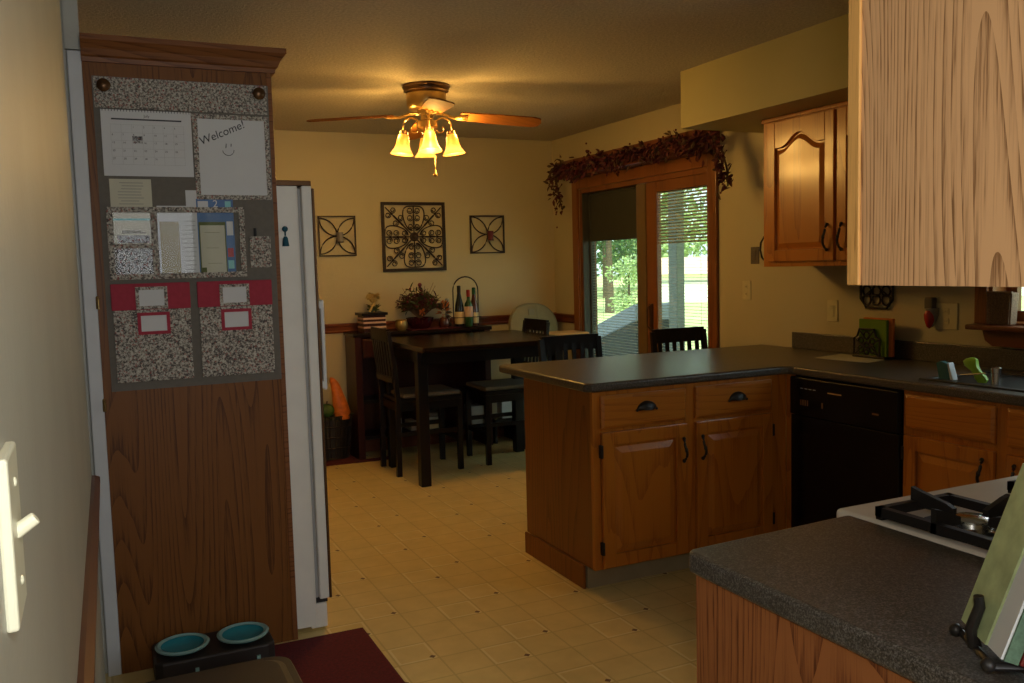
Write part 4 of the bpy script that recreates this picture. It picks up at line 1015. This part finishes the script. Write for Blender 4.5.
for k in range(6): m.tube([(2.26, 6.48, ZR+.1), (2.26+random.uniform(-.15, .15), 6.46, ZR+.30+random.uniform(0, .06))], .0015, 4)
m4.sphere((2.255, 6.44, ZR+.335), .017, 8); m.tube([(2.26, 6.46, ZR+.1), (2.255, 6.44, ZR+.33)], .002, 4)
obj('stems', m, 'leaf2', ar); obj('foliage', m2, 'leaf3', ar); obj('leaves', m3, 'leaf', ar); obj('seed_heads', m4, 'berry', ar)
m = MB()
for k in range(16): m.leaf((2.245, 6.385, ZR+.13), (random.uniform(-1, 1), -.5, random.uniform(-1, 1)), .035, .02, random.uniform(-1, 1))
obj('orange_blossom', m, 'orange_flower', ar)
ob = thing('orange_posy', 'small dried orange flower posy in a brown jar beside the flower bowl', 'flowers', (2.45, 6.47, ZR))
obj('jar', MB().lathe([(0, 0), (.036, 0), (.042, .02), (.040, .06), (.028, .075), (0, .075)], (2.455, 6.47, ZR), 18), 'brown_glass', ob, smooth=True)
m = MB(); m2 = MB()
for k in range(70):
    d_ = Vector((random.gauss(0, 1), random.gauss(0, .7), random.gauss(.6, 1))); d_.normalize()
    (m if k % 3 else m2).leaf(Vector((2.455, 6.47, ZR+.11))+Vector((d_.x*.02, d_.y*.02, d_.z*.05)), d_, random.uniform(.03, .06), .02, random.uniform(-1, 1))
obj('petals', m, 'leaf2', ob); obj('blossoms', m2, 'orange_flower', ob)
cd = thing('pillar_candle', 'tall pale candle in front of the wall beside the wine rack', 'candle', (2.525, 6.58, ZB))
obj('candle', MB().lathe([(0, .0), (.017, 0), (.016, .21), (.010, .215), (0, .213)], (2.525, 6.58, ZR+.004), 16), 'candle', cd, smooth=True)
obj('holder', MB().lathe([(0, 0), (.032, 0), (.034, .014), (.022, .03), (0, .03)], (2.525, 6.58, ZR), 16), 'black_iron', cd, smooth=True)
# wine rack and bottles
wr = thing('wine_rack', 'arched dark metal wine carrier holding three bottles on the sideboard', 'wine rack', (2.645, 6.46, ZB))
m = MB(); xa, xb = 2.535, 2.745; yw = 6.47
pts = [(xa, yw, ZB+.006), (xa, yw, ZB+.285)]+[(2.64-.105*cos(th), yw, ZB+.285+.105*sin(th)) for th in [pi*k/12 for k in range(1, 12)]]+[(xb, yw, ZB+.285), (xb, yw, ZB+.006)]
m.tube(pts, .005, 8); obj('arch', m, 'rust_iron', wr, smooth=True)
m = MB()
for z in (.006, .075):
    m.tube([(xa, yw-.05, ZB+z), (xb, yw-.05, ZB+z), (xb, yw+.05, ZB+z), (xa, yw+.05, ZB+z), (xa, yw-.05, ZB+z)], .0035, 6)
m.box(xa, xb, yw-.05, yw+.05, ZB+.001, ZB+.004)
obj('basket', m, 'rust_iron', wr)
def bottle(x, y, H, R_, glassm, labm, capm, label, slope=False, lz=(.06, .13), lw=1):
    o = thing('wine_bottle', label, 'bottle', (x, y, ZB+.005)); z = ZB+.005
    nk = .013
    pr = [(0, 0), (R_*.92, 0), (R_, .006), (R_, H*.42 if slope else H*.58)]
    pr += [(R_*.86, H*.55), (R_*.55, H*.70), (nk, H*.82)] if slope else [(R_*.92, H*.63), (R_*.6, H*.68), (nk, H*.74)]
    pr += [(nk, H-.004), (.010, H), (0, H)]
    obj('glass', MB().lathe(pr, (x, y, z), 20), glassm, o, smooth=True)
    obj('label', MB().lathe([(R_+.0008, lz[0]), (R_+.0012, lz[0]+.001), (R_+.0012, lz[1]-.001), (R_+.0008, lz[1])], (x, y, z), 20), labm, o, smooth=True)
    obj('capsule', MB().lathe([(nk+.001, H-.055), (nk+.002, H-.053), (nk+.002, H-.003), (0, H+.001)], (x, y, z), 14), capm, o, smooth=True)
bottle(2.578, 6.455, .318, .036, 'dark_glass', 'label_cream', 'black_matte', 'tall slim dark wine bottle with a cream label in the rack', True, (.02, .115))
bottle(2.640, 6.415, .285, .033, 'green_glass', 'label_pink', 'foil', 'green wine bottle with a pink label and red foil in the middle', False, (.075, .155))
bottle(2.703, 6.455, .300, .034, 'brown_glass', 'label_cream', 'green_glass', 'reddish brown wine bottle at the chair end of the rack', True, (.02, .105))

# high chair
hc = thing('high_chair', 'baby high chair with a rounded sage beige padded back in the corner', 'high chair', (3.22, 6.35, 0))
def ell(cx, cz, rx, rz, n=28, p=2.3):
    return [(cx+rx*math.copysign(abs(cos(t))**(2/p), cos(t)), cz+rz*math.copysign(abs(sin(t))**(2/p), sin(t))) for t in [2*pi*k/n for k in range(n)]]
m = MB(); e_ = ell(3.215, .90, .215, .205, 36); e2_ = ell(3.215, .90, .195, .187, 36)
ff = lambda a, b_, d: (a, 6.46-d+(b_-.9)*.22, b_)
m.prism(e_, 0, .03, ff); m.prism(e_, .03, .045, ff, e2_); obj('padded_back', m, 'hc_fabric', hc, smooth=True)
m = MB(); e3_ = ell(3.215, .90, .207, .197, 40)
m.tube([ff(a, b_, .036) for a, b_ in e3_+e3_[:1]], .006, 6)
m.box(3.17, 3.225, 1.01, 1.06, .044, .050, ff); m.box(3.178, 3.217, 1.018, 1.052, .05, .052, ff)
m.box(3.245, 3.249, .75, 1.09, .044, .048, ff); obj('piping', m, 'hc_fabric2', hc)
obj('seat', MB().box(3.05, 3.38, 6.16, 6.44, .56, .61), 'hc_fabric', hc, bevel=.02)
obj('tray', MB().box(3.03, 3.40, 5.86, 6.12, .873, .895), 'tan_wood', hc, bevel=.01)
obj('tray_arm', MB().tube([(3.05, 6.10, .865), (3.05, 6.45, .82)], .012, 8).tube([(3.38, 6.10, .865), (3.38, 6.45, .82)], .012, 8), 'white_trim', hc, smooth=True)
for sx in (3.07, 3.39):
    obj('leg', MB().tube([(sx, 6.24, .57), (sx, 6.02, .012)], .013, 8), 'white_trim', hc, smooth=True); obj('leg', MB().tube([(sx, 6.38, .57), (sx, 6.58, .012)], .013, 8), 'white_trim', hc, smooth=True)
obj('footrest', MB().box(3.06, 3.37, 6.04, 6.14, .26, .28), 'white_trim', hc)

# ------------------------------------------------------------------ basket, rug by the back wall
tag(obj('back_rug', MB().prism([(1.28, 6.34), (1.95, 6.30), (1.95, 6.368), (1.705, 6.368), (1.705, 6.655), (1.28, 6.655)], 0, .012, lambda a, b_, d: (a, b_, d)), 'red_rug', bevel=.004), 'dark red mat under the black basket by the dining wall', 'rug')
bs_ = thing('black_basket', 'black wire basket holding gourds beside the sideboard', 'basket', (1.55, 6.53, .012))
m = MB(); 
for z, r_ in ((.02, .115), (.10, .125), (.18, .132), (.26, .14), (.335, .147)):
    m.tube([(1.56+r_*cos(2*pi*k/28), 6.53+r_*.75*sin(2*pi*k/28), z) for k in range(29)], .006, 5)
for k in range(20):
    a = 2*pi*k/20; m.tube([(1.56+.115*cos(a), 6.53+.086*sin(a), .015), (1.56+.147*cos(a), 6.53+.11*sin(a), .335)], .005, 5)
obj('frame', m, 'black_iron', bs_)
obj('liner', MB().lathe([(0, .02), (.108, .02), (.138, .325), (.130, .325), (.10, .03), (0, .03)], (0, 0, 0), 24), 'black_matte', bs_, local=True)
bs_.children[-1].scale = (1, .75, 1); bs_.children[-1].location = (.01, 0, -.012)
m = MB()
for k in range(60): m.leaf((1.53+random.uniform(-.11, .13), 6.50+random.uniform(-.07, .05), .30+random.uniform(0, .05)), (random.uniform(-1, 1), random.uniform(-1, .3), random.uniform(-.2, 1)), .06, .035, random.uniform(-1, 1))
obj('filling', m, 'leaf3', bs_)
gd = thing('orange_gourd', 'tall orange crookneck gourd with a curved tip in the black basket', 'gourd', (1.60, 6.47, .30))
prof = [(1.625, .31, .055), (1.622, .36, .064), (1.613, .42, .058), (1.600, .48, .047), (1.59, .53, .038), (1.578, .575, .033), (1.568, .60, .026), (1.555, .622, .014), (1.55, .627, .004)]
m = MB(); rings = []
for x, z, r_ in prof: rings.append([m.bm.verts.new((x+r_*cos(2*pi*k/14), 6.47+r_*.8*sin(2*pi*k/14), z)) for k in range(14)])
for a, b_ in zip(rings, rings[1:]):
    for k in range(14): m.bm.faces.new((a[k], a[(k+1) % 14], b_[(k+1) % 14], b_[k]))
m.bm.faces.new(rings[0]); m.bm.faces.new(rings[-1]); obj('body', m, 'orange_gourd', gd, smooth=True)
gg = thing('green_gourd', 'round green gourd in the black basket next to the fridge handle', 'gourd', (1.49, 6.45, .33))
obj('body', MB().sphere((1.505, 6.455, .385), .058, 14, (1, .8, .9)), 'green_leaf', gg, smooth=True); obj('stem', MB().tube([(1.505, 6.455, .43), (1.51, 6.45, .455)], .006, 6), 'bark', gg)

# ------------------------------------------------------------------ pet feeder, bin, rug
tag(obj('doorway_rug', MB().box(.20, .885, 2.55, 3.345, 0, .010), 'burgundy_rug', bevel=.004), 'burgundy rug on the floor in front of the fridge', 'rug')
pf = thing('pet_feeder', 'dark raised pet feeder with two turquoise bowls before the pantry', 'pet feeder', (.31, 3.24, .01))
obj('stand', MB().prism([(.115, 3.17), (.14, 3.15), (.49, 3.15), (.515, 3.17), (.515, 3.345), (.49, 3.362), (.14, 3.362), (.115, 3.345)], .010, .10, lambda a, b_, d: (a, b_, d)), 'feeder', pf, bevel=.008, seg=3)
for x in (.212, .418):
    bo = obj('bowl', MB().lathe([(0, .101), (.066, .101), (.085, .118), (.080, .118), (.064, .104), (0, .1035)], (x, 3.25, 0), 32), 'bowl_teal', pf, smooth=True)
    obj('rim', MB().lathe([(.079, .114), (.088, .114), (.091, .120), (.083, .124), (.072, .119), (.079, .114)], (x, 3.25, 0), 32, None, False), 'bowl_rim', bo, smooth=True)
    obj('foot', MB().box(x+.03, x+.042, 3.142, 3.15, .05, .066), 'bowl_rim', pf)
bn = thing('storage_bin', 'taupe plastic lidded bin in front of the pet feeder', 'bin', (.2, 2.3, 0))
def rr(x0, x1, y0, y1, r_, n=5):
    P = []
    for cx, cy, a0 in ((x1-r_, y1-r_, 0), (x0+r_, y1-r_, 90), (x0+r_, y0+r_, 180), (x1-r_, y0+r_, 270)):
        for k in range(n+1): a = radians(a0+90*k/n); P.append((cx+r_*cos(a), cy+r_*sin(a)))
    return P
idf = lambda a, b_, d: (a, b_, d)
obj('body', MB().prism(rr(.06, .42, 2.13, 2.55, .05), .012, .28, idf, rr(.04, .44, 2.11, 2.57, .05)), 'bin', bn)
obj('lid', MB().prism(rr(.025, .455, 2.095, 2.585, .06), .28, .297, idf).prism(rr(.045, .435, 2.115, 2.565, .055), .297, .306, idf, rr(.065, .415, 2.135, 2.545, .05)), 'bin', bn, bevel=.003)
obj('lid_edge', MB().prism(rr(.020, .460, 2.090, 2.590, .062), .276, .284, idf), 'bin_rim', bn)

# ------------------------------------------------------------------ things on the sink counter and wall
pp = tag(obj('recipe_sheet', MB().prism([(3.235, 3.36), (3.27, 3.05), (3.46, 3.10), (3.48, 3.42)], .9145, .9155, idf), 'paper_cream'), 'cream printed sheet lying on the counter before the napkin holder', 'paper')
nh = thing('napkin_holder', 'black scrollwork napkin holder standing on the counter', 'napkin holder', (3.44, 3.20, .916))
XN = 3.425
def scroll_panel(m, X_, y0, y1, z0, z1, r_=.0042):
    # ornate outlined plate in the Y-Z plane
    W_, H_ = y1-y0, z1-z0
    out = [(0, 0), (1, 0), (1, .62), (.86, .72), (.78, .98), (.22, .98), (.14, .72), (0, .62)]
    pts = [(X_, y0+a*W_, z0+b_*H_) for a, b_ in out]; m.tube(pts+pts[:1], r_*1.4, 6)
    for a, b_, s_ in ((.28, .25, .11), (.72, .25, .11), (.28, .55, .10), (.72, .55, .10), (.5, .40, .10), (.5, .75, .11), (.5, .14, .08)):
        m.tube([(X_, y0+a*W_+s_*W_*cos(t), z0+b_*H_+s_*W_*sin(t)) for t in [2*pi*k/10 for k in range(11)]], r_, 5)
    for a0, b0, a1, b1 in ((.0, .0, .5, .5), (1, 0, .5, .5), (.05, .6, .5, .3), (.95, .6, .5, .3), (.2, .95, .5, .6), (.8, .95, .5, .6)):
        m.tube([(X_, y0+a0*W_, z0+b0*H_), (X_, y0+a1*W_, z0+b1*H_)], r_, 5)
m = MB(); scroll_panel(m, XN, 3.125, 3.285, .925, 1.060); obj('front_plate', m, 'black_iron', nh)
m = MB(); scroll_panel(m, XN+.065, 3.105, 3.265, .925, 1.060); obj('back_plate', m, 'black_iron', nh)
obj('base', MB().box(XN-.006, XN+.072, 3.09, 3.29, .916, .926), 'black_iron', nh, bevel=.002)
gn = thing('green_napkins', 'green paper napkins standing in the napkin holder', 'napkins', (3.45, 3.18, .93))
obj('stack', MB().box(XN+.012, XN+.028, 3.095, 3.265, .927, 1.105), 'green_napkin', gn, bevel=.002)
on_ = thing('orange_napkins', 'orange paper napkins behind the green ones in the napkin holder', 'napkins', (3.47, 3.18, .93))
obj('stack', MB().box(XN+.030, XN+.046, 3.075, 3.255, .927, 1.112), 'orange_napkin', on_, bevel=.002)
tv = thing('iron_trivet', 'black scrollwork trivet hanging on the wall below the near cabinet', 'trivet', (XR, 3.25, 1.2))
m = MB()
y0, y1, z0, z1 = 3.145, 3.345, 1.155, 1.375
pts = [(y0, 1.20), (y0+.035, 1.155), (y1-.035, 1.155), (y1, 1.20), (y1, 1.33), (y1-.035, 1.375), (y0+.035, 1.375), (y0, 1.33)]
P = [(XR-.012, a, b_) for a, b_ in pts]; m.tube(P+P[:1], .0065, 6)
for a in (-.06, 0, .06):
    for c_ in (-.07, -.025, .025, .07):
        m.tube([(XR-.012, 3.245+a+.026*cos(t), 1.265+c_+.026*sin(t)) for t in [2*pi*k/10 for k in range(11)]], .0055, 5)
m.tube([(XR-.012, y0, 1.20), (XR-.012, 3.245, 1.265), (XR-.012, y1, 1.20)], .004, 5); m.tube([(XR-.012, y0, 1.33), (XR-.012, 3.245, 1.265), (XR-.012, y1, 1.33)], .004, 5)
obj('scroll', m, 'black_iron', tv)
def outlet(y, z, mat, label, cat, w_=.075, h=.115):
    o = thing('wall_outlet' if cat == 'outlet' else 'wall_switch', label, cat, (XR, y, z))
    obj('plate', MB().box(XR-.006, XR, y-w_/2, y+w_/2, z-h/2, z+h/2), mat, o, bevel=.0025)
    if cat == 'outlet':
        obj('socket', MB().box(XR-.009, XR-.006, y-.014, y+.014, z+.008, z+.036).box(XR-.009, XR-.006, y-.014, y+.014, z-.036, z-.008), mat, o, bevel=.002)
        m = MB()
        for zz in (.022, -.022):
            for dy in (-.005, .005): m.box(XR-.0095, XR-.009, y+dy-.001, y+dy+.001, z+zz-.005, z+zz+.005)
        obj('slot', m, 'grey_plastic', o)
    else:
        obj('rocker', MB().box(XR-.010, XR-.006, y-.014, y+.014, z-.030, z+.030), mat, o, bevel=.002)
    return o
outlet(4.228, 1.229, 'cream_plastic', 'cream outlet on the wall just beside the patio door casing', 'outlet')
outlet(4.155, 1.435, 'grey_plastic', 'dark grey wall switch between the patio door and the oak wall cabinet', 'switch', .07, .10)
outlet(3.544, 1.13, 'cream_plastic', 'cream switch plate above the dishwasher end of the backsplash', 'switch')
outlet(2.845, 1.13, 'cream_plastic', 'cream outlet above the counter with the night light plugged in beside it', 'outlet', .115, .12)
nl = thing('night_light', 'small plug in night light with a red glass drop', 'night light', (XR-.02, 2.93, 1.13))
obj('body', MB().box(XR-.035, XR-.0, 2.90, 2.945, 1.16, 1.215), 'grey_plastic', nl, bevel=.006)
obj('bulb_cover', MB().lathe([(0, -.045), (.012, -.035), (.022, -.005), (.024, .02), (.016, .04), (0, .042)], (XR-.03, 2.918, 1.115), 16), 'ruby', nl, smooth=True)
obj('reflector', MB().lathe([(0, -.06), (.014, -.04), (.030, 0), (.032, .03), (.0, .03)], (XR-.012, 2.915, 1.135), 16), 'clear', nl, smooth=True)
wv_ = thing('woven_basket', 'small brown woven basket standing on the window sill', 'basket', (3.56, 2.50, 1.106))
obj('body', MB().prism([(2.605, 1.106), (2.505, 1.106), (2.495, 1.245), (2.615, 1.245)], 0, .045, lambda a, z, d: (3.50+d, a, z)), 'wicker', wv_, bevel=.006)
m = MB()
for k in range(12): m.tube([(3.498, 2.502+k*.0097, 1.11), (3.498, 2.496+k*.0106, 1.243)], .0028, 5)
m.tube([(3.498, 2.495, 1.245), (3.498, 2.615, 1.245)], .006, 6); obj('weave', m, 'wicker', wv_)
# sink-side cleaning things
sb = thing('scrub_sponge', 'teal scrub sponge leaning at the sink edge', 'sponge', (3.05, 2.44, .92))
obj('sponge', MB().prism([(2.41, .9215), (2.46, .9215), (2.475, .985), (2.455, .992), (2.425, .985)], 0, .03, lambda a, z, d: (3.02+d, a, z)), 'sponge_teal', sb, bevel=.004)
obj('pad', MB().prism([(2.395, .9215), (2.408, .9215), (2.424, .985), (2.418, .99)], 0, .03, lambda a, z, d: (3.02+d, a, z)), 'white_trim', sb, bevel=.002)
lm = thing('lime_scrubber', 'lime green scrubber glove standing up at the sink edge', 'scrubber', (3.06, 2.32, .92))
m = MB(); n = 12
sh = [(.92+(z-.92)*.85, y, r_) for z, y, r_ in [(.92, 2.300, .016), (.935, 2.302, .024), (.95, 2.308, .023), (.97, 2.325, .020), (.99, 2.345, .026), (1.01, 2.35, .028), (1.022, 2.345, .022), (1.03, 2.34, .008)]]
rings = [[m.bm.verts.new((3.06+r_*.6*cos(2*pi*k/n), y+1.1*r_*(1+.10*sin(5*2*pi*k/n))*sin(2*pi*k/n), z)) for k in range(n)] for z, y, r_ in sh]
for a, b_ in zip(rings, rings[1:]):
    for k in range(n): m.bm.faces.new((a[k], a[(k+1) % n], b_[(k+1) % n], b_[k]))
m.bm.faces.new(rings[0]); m.bm.faces.new(rings[-1]); obj('glove', m, 'lime', lm, smooth=True)
obj('sink_hook', MB().tube([(3.03, 2.37, .945), (3.03, 2.26, .962)], .003, 6), 'steel', lm)
ss = thing('soap_pump', 'short shiny steel cylinder at the sink edge', 'soap dispenser', (3.03, 2.215, .92))
obj('body', MB().lathe([(0, 0), (.016, 0), (.016, .045), (.018, .046), (.018, .065), (.010, .068), (0, .068)], (3.035, 2.222, .921), 20), 'steel', ss, smooth=True)

# ------------------------------------------------------------------ outside
struct('ground', MB().box(3.70, 80, -40, 90, -.30, -.12), 'lawn')
struct('patio', MB().box(3.70, 7.2, 2.5, 10.5, -.12, -.04), 'concrete')
struct('porch_roof', MB().box(3.70, 6.6, 2.0, 11, 2.55, 2.65), 'post')
ps = thing('porch_post', 'grey porch post outside the patio door', 'post', (6.1, 8.5, -.04))
obj('post', MB().box(6.0, 6.11, 8.36, 8.52, -.04, 2.55), 'post', ps, bevel=.01)
gr_ = thing('covered_grill', 'barbecue under a grey cover on the patio', 'grill', (5.6, 8.9, -.04))
# spans px 600..635
m = MB(); m.prism([(9.15, .70), (10.1, .40), (10.1, .55), (10.05, .62), (9.20, .90), (9.14, .88)], 5.95, 6.5, lambda a, z, d: (d, a, z)); obj('cover_top', m, 'cover_grey', gr_, bevel=.02)
obj('cover_skirt', MB().prism([(9.17, -.04), (10.08, -.04), (10.09, .41), (9.17, .69)], 5.97, 6.48, lambda a, z, d: (d, a, z)), 'cover_dark', gr_)
def tree(x, y, h, r_, label, mat='tree', trunk=.15, nb=26):
    o = thing('shade_tree', label, 'tree', (x, y, -.12)); m = MB()
    for k in range(nb):
        a = random.uniform(0, 2*pi); q = r_*random.random()**.5*.8; z = h*random.uniform(.18, .95); s_ = r_*random.uniform(.28, .5)
        c = Vector((x+q*cos(a), y+q*sin(a), z))
        for j in range(110):
            d_ = Vector((random.gauss(0, 1), random.gauss(0, 1), random.gauss(0, .8))).normalized(); m.leaf(c+d_*s_*random.random()**.4, d_, max(.07, r_*.09), max(.05, r_*.07), random.uniform(-1.5, 1.5))
    obj('foliage', m, mat, o); obj('trunk', MB().lathe([(trunk, -.12), (trunk*.7, h*.3), (trunk*.4, h*.7), (0, h*.8)], (x, y, 0), 10), 'bark', o, smooth=True)
tree(14.3, 23.4, 4.6, 1.35, 'dense green tree seen through the fixed patio door pane')
tree(20.3, 33.5, 8, 2.6, 'broad tree filling the gap behind the dense tree')
tree(10.9, 17.0, 1.5, .5, 'light green bush on the lawn behind the covered grill', 'tree_light', .05, 12)
for k, (x, y, h, r_) in enumerate(((19, 43, 8, 4), (28, 41, 8, 4), (37, 39, 9, 4), (46, 37, 9, 4), (55, 34, 9, 4))):
    tree(x, y, h, r_, ['distant tree straight behind the nearest garden tree', 'distant tree behind the left end of the white building', 'distant tree behind the middle of the white building', 'distant tree behind the right end of the white building', 'distant tree farthest along the horizon past the building'][k], 'tree_light', .3, 30)
hs = thing('garden_building', 'long low white building with a pinkish roof beyond the lawn', 'building', (22, 27, -.12))
fb = lambda a, z, d: (19.0+a*.83+d*.56, 27.6-a*.56+d*.83, z)
obj('wall', MB().box(-.0, 14, -.12, .95, 0, 4, fb), 'siding', hs)
obj('roof', MB().prism([(-.3, .92), (4.3, .92), (2.0, 1.55)], -.3, 14.3, lambda a, z, d: fb(d, z, a)), 'shingle', hs)
obj('band', MB().box(0, 14, .62, .66, -.02, .02, fb), 'cover_grey', hs)
struct('exterior_east_fill', MB().box(3.70, 3.72, -3, 1.3, -.1, 2.6), 'siding')

# groups of repeats
def grp(stem, g):
    for o in SC.objects:
        if o.parent is None and o.name.split('.')[0] == stem: o['group'] = g
for a, b_ in (('dining_chair', 'dark slat back dining chairs'), ('wine_bottle', 'wine bottles in the arched rack'), ('iron_candle_sconce', 'square iron sconces beside the scroll panel'),
              ('shade_tree', 'trees and bushes beyond the patio door'), ('storage_box', 'boxes on the sideboard shelf'), ('white_box', 'boxes on the low shelf')): grp(a, b_)
